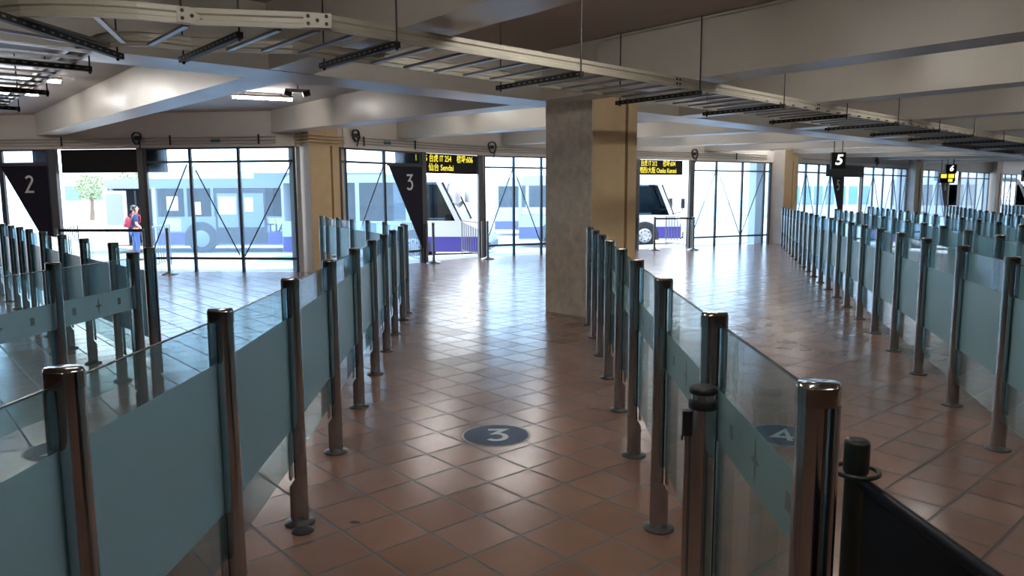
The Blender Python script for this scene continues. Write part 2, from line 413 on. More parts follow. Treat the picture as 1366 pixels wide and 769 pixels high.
# ------------------------------------------------------------------ shell
ZC, ZB, ZH = 3.3, 2.71, 2.585          # slab, beam soffit, window head
W1 = ((-12.0, 16.03), (-4.40, 15.26)); W2A = ((-3.55, 15.65), (-2.10, 17.45)); DOOR = ((-2.10, 17.45), (-.77, 18.95))
W2B = ((-.77, 18.95), (8.40, 23.745)); W3 = ((9.20, 24.10), (16.12, 30.265)); W4 = ((17.15, 31.21), (23.65, 36.75)); W5 = ((24.85, 37.95), (36.0, 48.0))
WALLLINE = [(-19, 16.74), W1[0], W1[1], W2A[0], W2A[1], DOOR[1], W2B[1], W3[0], W3[1], W4[0], W4[1], W5[0], W5[1]]
def along(seg, s, off=0.0):
    (ax, ay), (bx, by) = seg; L = math.hypot(bx - ax, by - ay); dx, dy = (bx - ax) / L, (by - ay) / L
    return (ax + dx * s - dy * off, ay + dy * s + dx * off)       # off > 0: outdoors
def seglen(seg): return math.hypot(seg[1][0] - seg[0][0], seg[1][1] - seg[0][1])
def segdir(seg):
    L = seglen(seg); return ((seg[1][0] - seg[0][0]) / L, (seg[1][1] - seg[0][1]) / L)
BACK = [(48, 48), (48, -6), (-19, -6)]
struct('floor', MB().prism(([*WALLLINE, *BACK])[::-1], -.25, 0), M['floor'])
OUT = [(-19, 18.2), (-12, 17.5), (-5, 16.8), (-4.6, 16.6), (-3.2, 18.4), (-1.7, 20.3), (7.4, 25.1), (8.3, 25.4), (15.2, 31.5), (16.2, 32.4), (22.8, 38.0), (24, 39.2), (35, 49.2)]
struct('ceiling', MB().prism([*OUT, (48, 49), (48, -6), (-19, -6)][::-1], ZC, ZC + .3), M['slab'])
for i, (a, b) in enumerate(((-19, 48),)):      # street side: solid behind the lanes, open arcade either side
    struct('wall_back_%d' % (i + 1), MB().box((a, -6.2, -.2), (b, -6, ZC - .002)), M['backwall'])


struct('wall_left', MB().box((-19.2, -6.2, -.2), (-19, 16.7, ZC)), M['wallpaint'])
struct('wall_right', MB().box((48, -6.2, -.2), (48.2, 48, ZC)), M['wallpaint'])
def lintel(name, a, b, z0=ZH, z1=ZC, t0=-.05, t1=.2):
    seg = (a, b); L = seglen(seg)
    p = [along(seg, -.0, t0), along(seg, L, t0), along(seg, L, t1), along(seg, -.0, t1)]
    return struct(name, MB().prism(p, z0, z1 - .002), M['wallpaint'])
for i in range(len(WALLLINE) - 1):
    lintel('lintel_%d' % (i + 1), WALLLINE[i], WALLLINE[i + 1])

def wall_hit_v(u):
    """v where a cross beam at grid position u meets the window wall"""
    best = 60
    for i in range(len(WALLLINE) - 1):
        (ax, ay), (bx, by) = WALLLINE[i], WALLLINE[i + 1]
        ua = ax * math.cos(G) + ay * math.sin(G); va = -ax * math.sin(G) + ay * math.cos(G)
        ub = bx * math.cos(G) + by * math.sin(G); vb = -bx * math.sin(G) + by * math.cos(G)
        if min(ua, ub) <= u <= max(ua, ub) and abs(ub - ua) > 1e-6:
            best = min(best, va + (vb - va) * (u - ua) / (ub - ua))
    return best
BV0, BV1 = 6.66, 7.22
def beam_mb(u0, u1, v0, v1, zb0, zb1):
    c = [uv(u0, v0), uv(u1, v0), uv(u1, v1), uv(u0, v1)]; z = [zb0, zb0, zb1, zb1]
    vs = [(p[0], p[1], q) for p, q in zip(c, z)] + [(p[0], p[1], ZC - .001) for p in c]
    return MB().add(vs, [(3, 2, 1, 0), (4, 5, 6, 7), (0, 1, 5, 4), (1, 2, 6, 5), (2, 3, 7, 6), (3, 0, 4, 7)])
struct('beam_main', beam_mb(-6, 6.87, BV0, BV1, ZB, ZB), M['paint'])
struct('beam_main_east', beam_mb(7.72, 40, BV0, BV1, ZB, ZB), M['paint'])
for i, u in enumerate((-.45, 2.93, 6.40, 9.20, 12.5, 15.80, 19.1, 22.4, 25.7, 29.0, 32.3)):
    ve = wall_hit_v(u + .2)
    struct('beam_cross_%d' % (2 * i + 1), beam_mb(u, u + .42, BV1 + .001, min(ve, 24) - .03, ZB + .003, ZB + .155), M['paint'])
    x, y = uv(u, 0)
    v0 = max(-6.0 / math.cos(G) - u * math.tan(G) + .4, -14)
    struct('beam_cross_%d' % (2 * i + 2), beam_mb(u, u + .42, v0 + .1, BV0 - .001, ZB + .003, ZB + .003), M['paint'])

# columns
def column(name, corners, mat, z1=ZC):
    return struct(name, MB().prism(corners, 0, z1 - .003), mat)
cc = [uv(6.87, 6.26), uv(7.73, 6.26), uv(7.73, 7.08), uv(6.87, 7.08)]
c = column('column_middle', cc, M['column'])
struct('paint_face', MB().prism([uv(6.885, 6.256), uv(7.50, 6.256), uv(7.50, 6.262), uv(6.885, 6.262)], .001, ZC - .01), M['column_smooth'], c)
struct('paint_strip', MB().prism([uv(7.55, 6.25), uv(7.73, 6.25), uv(7.73, 6.262), uv(7.55, 6.262)], .001, ZC - .01), M['column_smooth'], c)
struct('groove', MB().prism([uv(7.50, 6.258), uv(7.55, 6.258), uv(7.55, 6.262), uv(7.50, 6.262)], .001, ZC - .01), M['groove'], c)
def wall_column(name, near, wl, wr, dl, dr):
    """near = the corner towards the room; wl, wr widths of its left and right faces along unit dirs dl, dr"""
    n = Vector((*near, 0)); a = n + Vector((*dl, 0)) * wl; b = n + Vector((*dr, 0)) * wr; d = a + Vector((*dr, 0)) * wr * .5
    col = column(name, [(n.x, n.y), (b.x, b.y), (d.x, d.y), (a.x, a.y)], M['column_smooth'])
    o = -.004
    def q(p0, p1, out, z0, z1, mat, nm, th=.004):
        p0 = Vector(p0); p1 = Vector(p1); out = Vector((*out, 0))
        pts = [p0 + out * th, p1 + out * th, p1 - out * .001, p0 - out * .001]
        struct(nm, MB().prism([(p.x, p.y) for p in pts][::-1] if (p1 - p0).cross(out).z > 0 else [(p.x, p.y) for p in pts], z0, z1), mat, col)
    L = Vector((*dl, 0)); Rr = Vector((*dr, 0))
    q(n + L * .01, a, (-dr[0], -dr[1]), .002, ZC - .02, M['pale'], 'pale_face')
    k = n + Rr * (wr * .62); k2 = n + Rr * (wr * .67)
    q(k, k2, (-dl[0], -dl[1]), .002, 2.6, M['groove'], 'groove', .002)
    q(k2, b, (-dl[0], -dl[1]), .002, 2.6, M['column_smooth'], 'edge_strip', .02)
    return col
wall_column('column_west', (-4.07, 15.02), .42, .82, (-.66, .75), (.64, .77))
wall_column('column_east', (8.62, 23.45), .5, .72, (-.80, .60), (.80, .60))
wall_column('column_far', (16.35, 30.05), .7, .75, (-.72, .69), (.75, .66))
wall_column('column_end', (23.95, 36.65), .8, .9, (-.72, .69), (.75, .66))

# outdoor ground: ramps down from the threshold to the apron
GZ = -.40
rw = [Vector((*p, 0)) for p in WALLLINE]; offs = [Vector(o) for o in ((0, 7, 0), (-.4, 7, 0), (-1, 7, 0), (-3, 6.4, 0), (-4.5, 5.4, 0))] + [Vector((-4.2, 5.6, 0))] * 8
g = MB(); n = len(rw)
vs = [(p.x, p.y, -.004) for p in rw] + [(p.x + o.x, p.y + o.y, GZ) for p, o in zip(rw, offs)] + [(-160, 30, GZ), (-160, 240, GZ), (260, 240, GZ), (260, 52, GZ)]
fs = [(i, i + 1, n + i + 1, n + i) for i in range(n - 1)]
g.add(vs, [f[::-1] for f in fs]); g.add([vs[n + i] for i in range(n)] + vs[2 * n:], [tuple([*range(n - 1, -1, -1)][::-1]) + (n + 3, n + 2, n + 1, n)])
struct('ground_outside', g, M['asphalt'])

# ------------------------------------------------------------------ window bays
WN = [0]
def window_bay(seg, s0, s1, mull, braces, sill=.28, head=ZH, rail=2.29, edge=.05, lower_glass=True):
    """glazed bay from s0 to s1; mull = positions of the inner uprights; braces = ((s,z),(s,z)) rods"""
    WN[0] += 1
    dx, dy = segdir(seg)
    mid = along(seg, (s0 + s1) / 2)
    root = empty('window_%d' % WN[0], (mid[0], mid[1], 0)); root['kind'] = 'structure'
    def P(s, z, o=.0): x, y = along(seg, s, o); return (x, y, z)
    for s in (s0 + edge / 2, s1 - edge / 2):
        part('jamb', MB().bar(P(s, 0), P(s, head - .002), .06, edge, (dx, dy, 0)), M['frame'], root)
    for s in mull: part('mullion', MB().bar(P(s, 0), P(s, head - .002), .06, .055, (dx, dy, 0)), M['frame'], root)
    part('head_rail', MB().bar(P(s0, head - .02), P(s1, head - .02), .05, .035), M['frame'], root)
    part('transom', MB().bar(P(s0, rail), P(s1, rail), .045, .045), M['frame'], root)
    part('sill_rail', MB().bar(P(s0, sill), P(s1, sill), .045, .05), M['frame'], root)
    for (a, za), (b, zb) in braces:
        part('brace_rod', MB().cyl(P(a, za, -.01), P(b, zb, -.01), .014, n=8), M['frame'], root)
    ed = [s0 + edge] + list(mull) + [s1 - edge]
    for a, b in zip(ed[:-1], ed[1:]):
        mb = MB()
        for z0, z1 in ((.02, sill - .025), (sill + .025, rail - .022), (rail + .022, head - .038)):
            mb.bar(P((a + b) / 2, z0), P((a + b) / 2, z1), .008, b - a - .056, (dx, dy, 0))
        part('glass_pane', mb, M['wglass'], root)
    return root
window_bay(W1, -1.2, 1.1, [-.1], [])
window_bay(W1, 1.10, 2.2, [], [])
window_bay(W1, 4.34, 7.62, [5.35, 6.40], [((5.28, 2.25), (4.42, .45)), ((5.46, 2.12), (6.33, .35)), ((7.53, 2.26), (6.44, .33))])
window_bay(W2A, -.10, 2.26, [.06, 1.14], [((1.12, 2.24), (.2, .42))])
window_bay(W2B, .06, 4.85, [.93, 1.76, 2.8, 3.8], [((.90, 2.26), (.2, .55)), ((1.0, 2.1), (1.72, .35)), ((2.75, 2.25), (1.85, .35))])
window_bay(W2B, 6.98, 10.2, [7.9, 8.97, 9.9], [((7.87, 2.28), (6.99, .36)), ((8.0, 2.2), (8.92, .35)), ((9.88, 2.3), (9.0, .35))])
window_bay(W3, .05, 3.36, [.71, 1.61, 2.49], [((.68, 2.2), (.1, .4)), ((.78, 2.2), (1.58, .4)), ((2.45, 2.2), (1.65, .4))])
window_bay(W3, 5.05, 9.24, [6.0, 6.92, 7.85, 8.65], [((5.95, 2.2), (5.2, .4)), ((6.05, 2.2), (6.9, .4)), ((7.8, 2.2), (6.95, .4)), ((7.9, 2.2), (8.6, .4)), ((9.15, 2.2), (8.7, .4))])
window_bay(W4, .05, 3.05, [.95, 2.05], [((.1, 2.2), (.9, .4)), ((2.0, 2.2), (1.0, .4)), ((2.1, 2.2), (3.0, .4))])
window_bay(W4, 4.65, 8.5, [5.65, 6.75, 7.8], [((5.6, 2.2), (4.7, .4)), ((5.7, 2.2), (6.7, .4)), ((7.75, 2.2), (6.8, .4))])
window_bay(W5, .3, 3.4, [1.3, 2.4], [((.4, 2.2), (1.25, .4)), ((2.35, 2.2), (1.35, .4))])
window_bay(W5, 6.0, 12.0, [7.5, 9.0, 10.5], [])
# pilasters standing just outdoors of the last panes
struct('trim_1', MB().bar((*along(W1, 7.5, .35), -.2), (*along(W1, 7.5, .35), 3.2), .3, .25), M['pale'])
struct('trim_2', MB().bar((*along(W2B, 10.05, .42), -.2), (*along(W2B, 10.05, .42), 3.2), .3, .40, (*segdir(W2B), 0)), M['white'])

# gate posts: tall grey uprights either side of each opening
def gate_post(seg, s, label, w=.13, z1=2.62):
    x, y = along(seg, s)
    root = empty('gate_post', (x, y, 0)); tag(root, label, 'post', 'gate posts in the window wall')
    part('shaft', MB().bar((x, y, 0), (x, y, min(z1, ZH)), .10, w, (*segdir(seg), 0)), M['post_grey'], root)
    part('steel_sleeve', MB().cyl((*along(seg, s, -.09), 0), (*along(seg, s, -.09), .92), .033, n=14), M['steel_dull'], root)
    return root
gate_post(W1, 2.30, 'grey gate post beside the navy banner numbered 2', .15)
gate_post(W1, 4.27, 'grey gate post next to the traveller with a red backpack', .13)
gate_post(DOOR, .03, 'grey gate post along the edge of the navy banner numbered 3', .13)
gate_post(W2B, -.03, 'grey gate post right of the white coach, under a cable coil', .13)
gate_post(W2B, 4.92, 'grey gate post along the edge of the navy banner numbered 4', .13)
gate_post(W2B, 6.91, 'grey gate post right of the minibus with the dark side window', .13)
gate_post(W3, 3.42, 'grey gate post along the edge of the navy banner numbered 5', .12)
gate_post(W3, 4.99, 'grey gate post right of the blank display above gate 5', .12)
gate_post(W4, 3.19, 'grey gate post along the edge of the navy banner numbered 6', .12)
gate_post(W4, 4.58, 'grey gate post right of the amber display above gate 6', .12)

# navy triangular banners with gate numbers
def banner(seg, s0, s1, digit, ds, z_num, h_num, label, ztip=.34, ztop=2.24):
    x, y = along(seg, s1)
    root = empty('gate_banner', (x, y, 0)); tag(root, label, 'banner', 'triangular gate number banners')
    dx, dy = segdir(seg); nx, ny = -dy, dx
    fm = frame_mat((*along(seg, 0, -.07), 0), (dx, dy, 0), (0, 0, 1))          # local x along wall, y up, z = towards the room
    tri = MB().prism([(s1, ztop), (s0, ztop), (s1 - .03, ztip), (s1, ztip)], -.006, .006).xf(fm)
    part('triangle_panel', tri, M['navy'], root)
    part('top_bar', MB().bar((*along(seg, s0 - .03, -.07), ztop + .02), (*along(seg, s1 + .02, -.07), ztop + .02), .04, .05), M['frame'], root)
    num = stroke_mb(DIG[digit], .125, .006); num.v = [(a * h_num * 1.0 + ds, b * h_num + z_num, q + .0065) for a, b, q in num.v]
    part('number', num.xf(fm), M['white'], root)
banner(W1, 1.13, 2.2, '2', 1.77, 1.85, .36, 'navy triangle banner with white number 2')
banner(W2A, 1.22, 2.24, '3', 1.83, 1.88, .36, 'navy triangle banner with white number 3')
banner(W2B, 3.85, 4.85, '4', 4.46, 1.88, .36, 'navy triangle banner with number 4, half behind the wide column', ztip=.45)
banner(W3, 2.42, 3.33, '5', 2.95, 1.88, .36, 'navy triangle banner with white number 5', ztip=.45)
banner(W4, 2.10, 3.05, '6', 2.68, 1.88, .34, 'navy triangle banner with white number 6', ztip=.45)

# departure displays over the gates
def led_sign(seg, s0, s1, z0, z1, off, lines, label, cat='sign'):
    x, y = along(seg, (s0 + s1) / 2, off)
    root = empty('departure_display', (x, y, z0)); tag(root, label, cat, 'departure displays over the gates')
    dx, dy = segdir(seg)
    part('case', MB().bar((*along(seg, s0, off), (z0 + z1) / 2), (*along(seg, s1, off), (z0 + z1) / 2), .12, z1 - z0), M['sign_black'], root)
    fm = frame_mat((*along(seg, 0, off - .0605), 0), (dx, dy, 0), (0, 0, 1))
    for body, s, z, size, al, wid in lines:
        t = text_mb(body, size, .004, size * .009, 'LEFT')
        xs = [p[0] for p in t.v]; k = wid / (max(xs) - min(xs)); m0 = min(xs)
        t.v = [((p[0] - m0) * k + s, p[1] + z, p[2]) for p in t.v]
        part('lit_text', t.xf(fm), M['led'], root)
    return root
led_sign(W1, 2.40, 4.72, 2.09, 2.575, .16, [], 'blank dark display over the left gate')
(thing('speaker_box', MB().bar((*along(W1, 1.75, .16), 2.42), (*along(W1, 2.2, .16), 2.42), .12, .30), M['navy'], 'small dark navy box above the number 2 banner', 'box'))
led_sign(DOOR, -.62, 1.97, 2.11, 2.575, .16, [('14:35', -.10, 2.455, .20, 0, .36), ('台虎 IT 254', .33, 2.455, .20, 0, .72), ('機坪:606', 1.24, 2.455, .20, 0, .56), ('仙台 Sendai', .30, 2.24, .20, 0, .82)],
         'black display with amber text Sendai over the gate')
led_sign(W2B, 4.62, 6.67, 2.15, 2.575, .16, [('14:45', 4.72, 2.47, .19, 0, .30), ('台虎 IT 212', 5.13, 2.47, .19, 0, .58), ('機坪:604', 5.93, 2.47, .19, 0, .46), ('關西/大阪 Osaka Kansai', 5.08, 2.27, .19, 0, 1.35)],
         'black display with amber text Osaka Kansai over the gate')
led_sign(W3, 1.75, 4.45, 2.17, 2.57, -.25, [], 'blank dark display over gate 5')
led_sign(W4, 2.25, 4.4, 2.14, 2.56, .18, [('15:20 首爾', 2.3, 2.44, .2, 0, .7), ('機坪:602', 3.3, 2.44, .2, 0, .62)] and [], 'dark display behind the hanging sign 6')
led_sign(W5, 2.6, 5.6, 2.2, 2.6, -.45, [], 'dark display behind the hanging sign 7')

# hanging number boxes
def hang_sign(x, y, z0, z1, wdt, digit, label, face):
    root = empty('hanging_number_sign', (x, y, z0)); tag(root, label, 'sign', 'hanging gate number boxes')
    d = Vector((math.cos(face), math.sin(face), 0))
    p = Vector((x, y, (z0 + z1) / 2))
    part('box', MB().bar(p - d * wdt / 2, p + d * wdt / 2, .14, z1 - z0), M['sign_black'], root)
    part('hanger_rod', MB().cyl((x - d.x * wdt * .3, y - d.y * wdt * .3, z1), (x - d.x * wdt * .3, y - d.y * wdt * .3, ZC), .012, n=8).cyl((x + d.x * wdt * .3, y + d.y * wdt * .3, z1), (x + d.x * wdt * .3, y + d.y * wdt * .3, ZC), .012, n=8), M['black'], root)
    fm = frame_mat((x, y, (z0 + z1) / 2), d, (0, 0, 1))
    t = text_mb(digit, (z1 - z0) * .85, .006, .008, 'CENTER', .18); t.v = [(a, b + .01, q + .072) for a, b, q in t.v]
    part('number', t.xf(fm), M['led_white'], root)
hang_sign(8.33, 19.0, 2.20, 2.62, .34, '5', 'black hanging box sign with white slanted number 5', R(-8))
hang_sign(15.95, 27.0, 2.30, 2.62, .36, '6', 'black hanging box sign with white slanted number 6', R(-10))
hang_sign(22.9, 33.0, 2.28, 2.60, .40, '7', 'black hanging box sign with white slanted number 7', R(-10))
def amber_panel(x, y, z0, z1, wdt, label):
    root = empty('amber_display', (x, y, z0)); tag(root, label, 'sign')
    part('case', MB().box((x - wdt / 2, y - .05, z0), (x + wdt / 2, y + .05, z1)), M['sign_black'], root)
    mb = MB()
    for a, b, c0, c1 in ((.04, .44, .5, .92), (.56, .96, .5, .92), (.56, .86, .1, .42)):
        mb.box((x - wdt / 2 + a * wdt, y - .054, z0 + (z1 - z0) * c0), (x - wdt / 2 + b * wdt, y - .049, z0 + (z1 - z0) * c1))
    part('lit_blocks', mb, M['led'], root)
    part('hanger_rod', MB().cyl((x - wdt * .4, y, z1), (x - wdt * .4, y, ZC), .012, n=8).cyl((x + wdt * .4, y, z1), (x + wdt * .4, y, ZC), .012, n=8), M['black'], root)
amber_panel(17.0, 29.0, 1.99, 2.36, .56, 'hanging amber lit display below the number 6 box')

# ------------------------------------------------------------------ glass barrier rows
PH = 1.182
def stadium(r, off, n=10, r2=None):
    r2 = r2 or r
    a = [(r * math.cos(PI + PI * i / n), r * math.sin(PI + PI * i / n)) for i in range(n + 1)]
    b = [(r2 * math.cos(PI * i / n), off + r2 * math.sin(PI * i / n)) for i in range(n + 1)]
    return a + b
# local axes of a post: x along the row, y towards the glass side
PM = {}
PM['tube'] = MB().cyl((0, 0, .012), (0, 0, PH - .045), .0300, n=20).mesh('post', M['steel'])
capb = MB(); st = stadium(.0318, .0265, 10, .028)
capb.prism(st, PH - .046, PH - .008, True)
ins = [(x * .86, (y - .015) * .92 + .015) for x, y in st]
k = len(st); capb.add([(x, y, PH - .008) for x, y in st] + [(x, y, PH) for x, y in ins], [(i, (i + 1) % k, k + (i + 1) % k, k + i) for i in range(k)] + [tuple(range(k, 2 * k))], True)
PM['cap'] = capb.mesh('cap', M['steel_cap'])
PM['flange'] = MB().lathe([(.072, 0), (.072, .008), (.062, .014), (.040, .016), (.036, .03)], 24, (0, .012, 0)).mesh('base_flange', M['flange'])
cl = MB().prism([(-.026, .040)] + [(.027 * math.cos(PI - PI * i / 10), .040 + .0145 * math.sin(PI * i / 10)) for i in range(11)][::-1] + [(-.028, .044)][:0], .22, PH - .046, True)
sh = MB(); s2 = stadium(.0310, .0265, 8, .028); kk = len(s2)
sh.add([(x, y, .012) for x, y in s2] + [(x, y, .245 - max(0, y - .01) * 1.5) for x, y in s2],
       [(i, (i + 1) % kk, kk + (i + 1) % kk, kk + i) for i in range(kk)], True)
sh.add([(x, y, .245 - max(0, y - .01) * 1.5) for x, y in s2], [tuple(range(kk))])
PM['clamp'] = cl.mesh('clamp_bar', M['steel'])
PM['shoe'] = sh.mesh('shoe', M['steel'])

STAR = [(0, .5), (.07, .09), (.32, 0), (.07, -.09), (0, -.5), (-.07, -.09), (-.32, 0), (-.07, .09)]
def barrier(name, label, pts, side, band, zg0=.30, emblem=False, film='frost', group='glass barrier rows'):
    """pts: post positions; side +1: glass to the left of travel, -1: to the right"""
    root = empty('glass_barrier', (*pts[0], 0)); tag(root, label, 'barrier', group)
    o0 = Vector((*pts[0], 0)); n = len(pts)
    V = [Vector((*p, 0)) for p in pts]; nors = []
    for i, p in enumerate(V):
        d = (V[min(i + 1, n - 1)] - V[max(i - 1, 0)]).normalized(); nr = Vector((-d.y, d.x, 0)) * side; nors.append(nr)
        rz = math.atan2(nr.y, nr.x) - PI / 2
        po = link('post', PM['tube'], root); po.location = p - o0; po.rotation_euler = (0, 0, rz)
        link('cap', PM['cap'], po); link('base_flange', PM['flange'], po); link('clamp_bar', PM['clamp'], po); link('shoe', PM['shoe'], po)
    for i in range(n - 1):
        a = V[i] + nors[i] * .0345; b = V[i + 1] + nors[i + 1] * .0345
        d = (b - a).normalized(); a = a + d * .004; b = b - d * .004; L = (b - a).length
        nr = Vector((-d.y, d.x, 0)) * side
        def pane(nm, s0, s1, z0, z1, th, mat, par, shift=0.0):
            p = a + d * s0 + nr * shift; q = a + d * s1 + nr * shift
            return part(nm, MB().bar((p.x, p.y, (z0 + z1) / 2), (q.x, q.y, (z0 + z1) / 2), th, z1 - z0), mat, par)
        gp = pane('glass_panel', 0, L, zg0, 1.138, .009, M['bglass'], root)
        p_ = a; q_ = b; part('polished_edge', MB().bar((p_.x, p_.y, 1.1395), (q_.x, q_.y, 1.1395), .009, .003), M['edge'], gp)
        pane('frosted_band', .0, L, band[0], band[1], .0006, M[film], gp, -.0055)
        if emblem:
            zc = (band[0] + band[1]) / 2; h = (band[1] - band[0])
            fm = frame_mat(tuple(a + nr * (-.0062)), tuple(d), (0, 0, 1))
            mb = MB()
            for c0 in (.22, .80): mb.prism([(L * c0 - .016, zc - .022), (L * c0 + .016, zc - .022), (L * c0 + .016, zc + .022), (L * c0 - .016, zc + .022)], -.0004, .0004)
            mb.prism([(L * .52 + x * h * .72, zc + y * h * .72) for x, y in STAR][::-1], -.0004, .0004)
            part('emblem', mb.xf(fm), M['emblem'], gp)
    return root
def lerp_pts(a, b, n): return [(a[0] + (b[0] - a[0]) * i / (n - 1), a[1] + (b[1] - a[1]) * i / (n - 1)) for i in range(n)]

barrier('', 'long glass barrier with wide frosted bands left of the floor disc 3',
        [(-.99, .62), (-.975, 1.58), (-.965, 2.43), (-1.01, 3.36), (-1.07, 4.34), (-1.13, 5.32), (-1.195, 6.33), (-1.26, 7.3), (-1.325, 8.25), (-1.375, 9.2), (-1.40, 9.75)], 1, (.47, .995), .30)
barrier('', 'glass barrier running from the beige wall column to the long frosted barrier',
        [(-1.50, 10.1), (-1.90, 10.95), (-2.32, 11.8), (-2.75, 12.62), (-3.2, 13.5), (-3.57, 14.2), (-3.80, 14.65)], -1, (.47, .995), .30)
barrier('', 'glass barrier with narrow star-printed band running up to the wide column',
        [(.595, 1.42), (.63, 2.30), (.67, 3.28), (.715, 4.26), (.765, 5.19), (.81, 6.15), (.855, 7.05), (.895, 7.95), (.925, 8.8)], -1, (.765, .935), .30, True, 'frost_thin')
barrier('', 'long glass barrier from the right foreground to the far beige column',
        [(2.38, 2.42), (2.67, 3.39), (2.955, 4.34), (3.24, 5.29), (3.51, 6.24), (3.79, 7.19), (4.07, 8.15), (4.345, 9.1), (4.63, 10.08), (4.92, 11.06), (5.19, 12.0), (5.46, 12.95), (5.73, 13.9), (6.01, 14.85), (6.29, 15.8), (6.57, 16.75), (6.85, 17.7), (7.13, 18.65), (7.41, 19.6), (7.69, 20.55), (7.97, 21.5), (8.24, 22.45)], -1, (.42, .94), .17, False, 'frost_wide')
barrier('', 'short glass barrier with star-printed band at the left edge',
        [(-2.74, 2.42), (-2.69, 3.33), (-2.635, 4.22), (-2.585, 5.02)], 1, (.79, .945), .30, True, 'frost')
barrier('', 'glass barrier slanting away at far left below the navy banner numbered 2',
        [(-2.72, 5.48), (-3.34, 6.13), (-3.97, 6.80), (-4.60, 7.50), (-5.25, 8.22), (-5.88, 8.95), (-6.46, 9.65), (-7.0, 10.28), (-7.62, 11.0), (-8.25, 11.75)], -1, (.47, .995), .30)
def row(a, b, step=.985):
    L = math.dist(a, b); return lerp_pts(a, b, int(L / step) + 1)
barrier('', 'second glass barrier row right of the lane with floor disc 4', row((3.82, 4.75), (8.6, 19.6)), -1, (.42, .94), .17, False, 'frost_wide')
barrier('', 'third glass barrier row right of the lane with floor disc 4', row((5.2, 6.1), (11.3, 23.4)), -1, (.42, .94), .17, False, 'frost_wide')
barrier('', 'fourth glass barrier row right of the lane with floor disc 4', row((7.5, 10.1), (14.5, 24.6)), -1, (.42, .94), .17, False, 'frost_wide')
barrier('', 'fifth glass barrier row, below the hanging sign 6', row((9.8, 12.0), (17.6, 26.5)), -1, (.42, .94), .17, False, 'frost_wide')
barrier('', 'sixth glass barrier row, far below the hanging sign 7', row((12.4, 14.2), (21.2, 29.0)), -1, (.42, .94), .17, False, 'frost_wide')
barrier('', 'glass barrier farthest from the lane with floor disc 4', row((15.2, 16.4), (26.0, 33.0)), -1, (.42, .94), .17, False, 'frost_wide')

# ------------------------------------------------------------------ floor discs
def floor_disc(x, y, r, digit, rot, label):
    root = empty('floor_disc', (x, y, 0)); tag(root, label, 'floor marker', 'round floor number discs')
    part('rim', MB().lathe([(r, 0), (r, .0012)], 56, (x, y, 0)), M['disc_rim'], root)
    part('disc', MB().lathe([(r * .94, .0012), (r * .94, .0020)], 56, (x, y, 0)), M['disc'], root)
    h = r * 1.05
    num = stroke_mb(DIG[digit], .15, .0008)
    fm = Matrix.Translation((x, y, .0021)) @ Matrix.Rotation(rot, 4, 'Z')
    num.v = [(a * h * 1.05, b * h, q) for a, b, q in num.v]
    part('number', num.xf(fm), M['disc_num'], root)
floor_disc(-.108, 4.645, .225, '3', R(1), 'round blue floor disc with number 3 between the two barriers')
floor_disc(1.76, 4.62, .225, '4', R(-12), 'round blue floor disc with number 4 behind the star-printed glass')
floor_disc(-2.80, 4.42, .225, '2', R(10), 'round blue floor disc seen through the left frosted barrier')
# brass drain cap and a dark stain on the tiles
thing('drain_cover', MB().lathe([(.052, 0), (.052, .004), (.045, .008), (.02, .009)], 24, (-.985, 3.27, .0005)), M['greenpost'], 'small round metal cover in the tiles beside a post base', 'drain cover')
st_ = []
for i in range(14):
    t = 2 * PI * i / 14; rr = .014 + .012 * random.random(); st_.append((-.76 + rr * 1.3 * math.cos(t), 3.36 + rr * .7 * math.sin(t)))
thing('floor_stain', MB().prism(st_, .0004, .0015), M['grime'], 'dark blot on the tiles right of the metal cap', 'stain')

# ------------------------------------------------------------------ belt stanchions
def stanchion_parts(root, h=.95, r=.032, mat='steel_dull', rings=False, baser=.17):
    lpart('base', MB().lathe([(baser, 0), (baser, .012), (baser * .9, .028), (baser * .3, .05), (r * 1.2, .07)], 28), M['steel_dull'], root)
    lpart('post', MB().cyl((0, 0, .05), (0, 0, h - .05), r, n=20), M[mat], root)
    if rings:
        hd = MB().lathe([(r * 1.12, h - .065), (r * 1.15, h - .06), (r * 1.15, h - .042), (r * 1.08, h - .038)], 24)
        lpart('lower_ring', hd, M['black'], root)
        lpart('head', MB().cyl((0, 0, h - .038), (0, 0, h - .02), r * .95, n=20), M['steel'], root)
        lpart('top_ring', MB().lathe([(r * 1.08, h - .02), (r * 1.12, h - .016), (r * 1.12, h - .004), (r * .9, h)], 24), M['black'], root)
        lpart('belt_clip', MB().box((-r - .022, -.012, h - .15), (-r + .003, .012, h - .075)).box((-r - .024, -.004, h - .165), (-r - .018, .004, h - .15)), M['black'], root)
        lpart('belt_channel', MB().cyl((-r - .004, 0, .08), (-r - .004, 0, h - .15), .011, n=10), M['steel'], root)
    else:
        lpart('head', MB().lathe([(r, h - .05), (r * 1.1, h - .045), (r * 1.1, h - .008), (r * .8, h)], 20), M['steel_dull'], root)
def stanchion(x, y, label, rz=0, **k):
    root = empty('belt_stanchion', (x, y, 0), rz); tag(root, label, 'stanchion', 'belt stanchions')
    stanchion_parts(root, **k); return root
stanchion(.560, 2.10, 'steel stanchion with black rings standing against the star-printed glass', R(-8), h=.995, r=.037, rings=True, mat='steel', baser=.055)
stanchion(-6.98, 14.9, 'silver stanchion in front of the left window bay with the bus behind')
stanchion(-1.83, 17.15, 'silver stanchion beside the number 3 banner post')
stanchion(-.60, 18.2, 'silver stanchion at the foot of the post right of the white coach')
stanchion(4.06, 20.9, 'silver stanchion in front of the minibus wheel')
stanchion(5.16, 20.9, 'silver stanchion right of the minibus, end of the belt')
thing('retractable_belt', MB().bar((4.09, 20.9, .90), (5.13, 20.9, .90), .004, .045), M['black'], 'black belt stretched between two silver stanchions by the minibus', 'belt')
pa, pb = along(W1, 2.36, -.09), along(W1, 4.23, -.09)
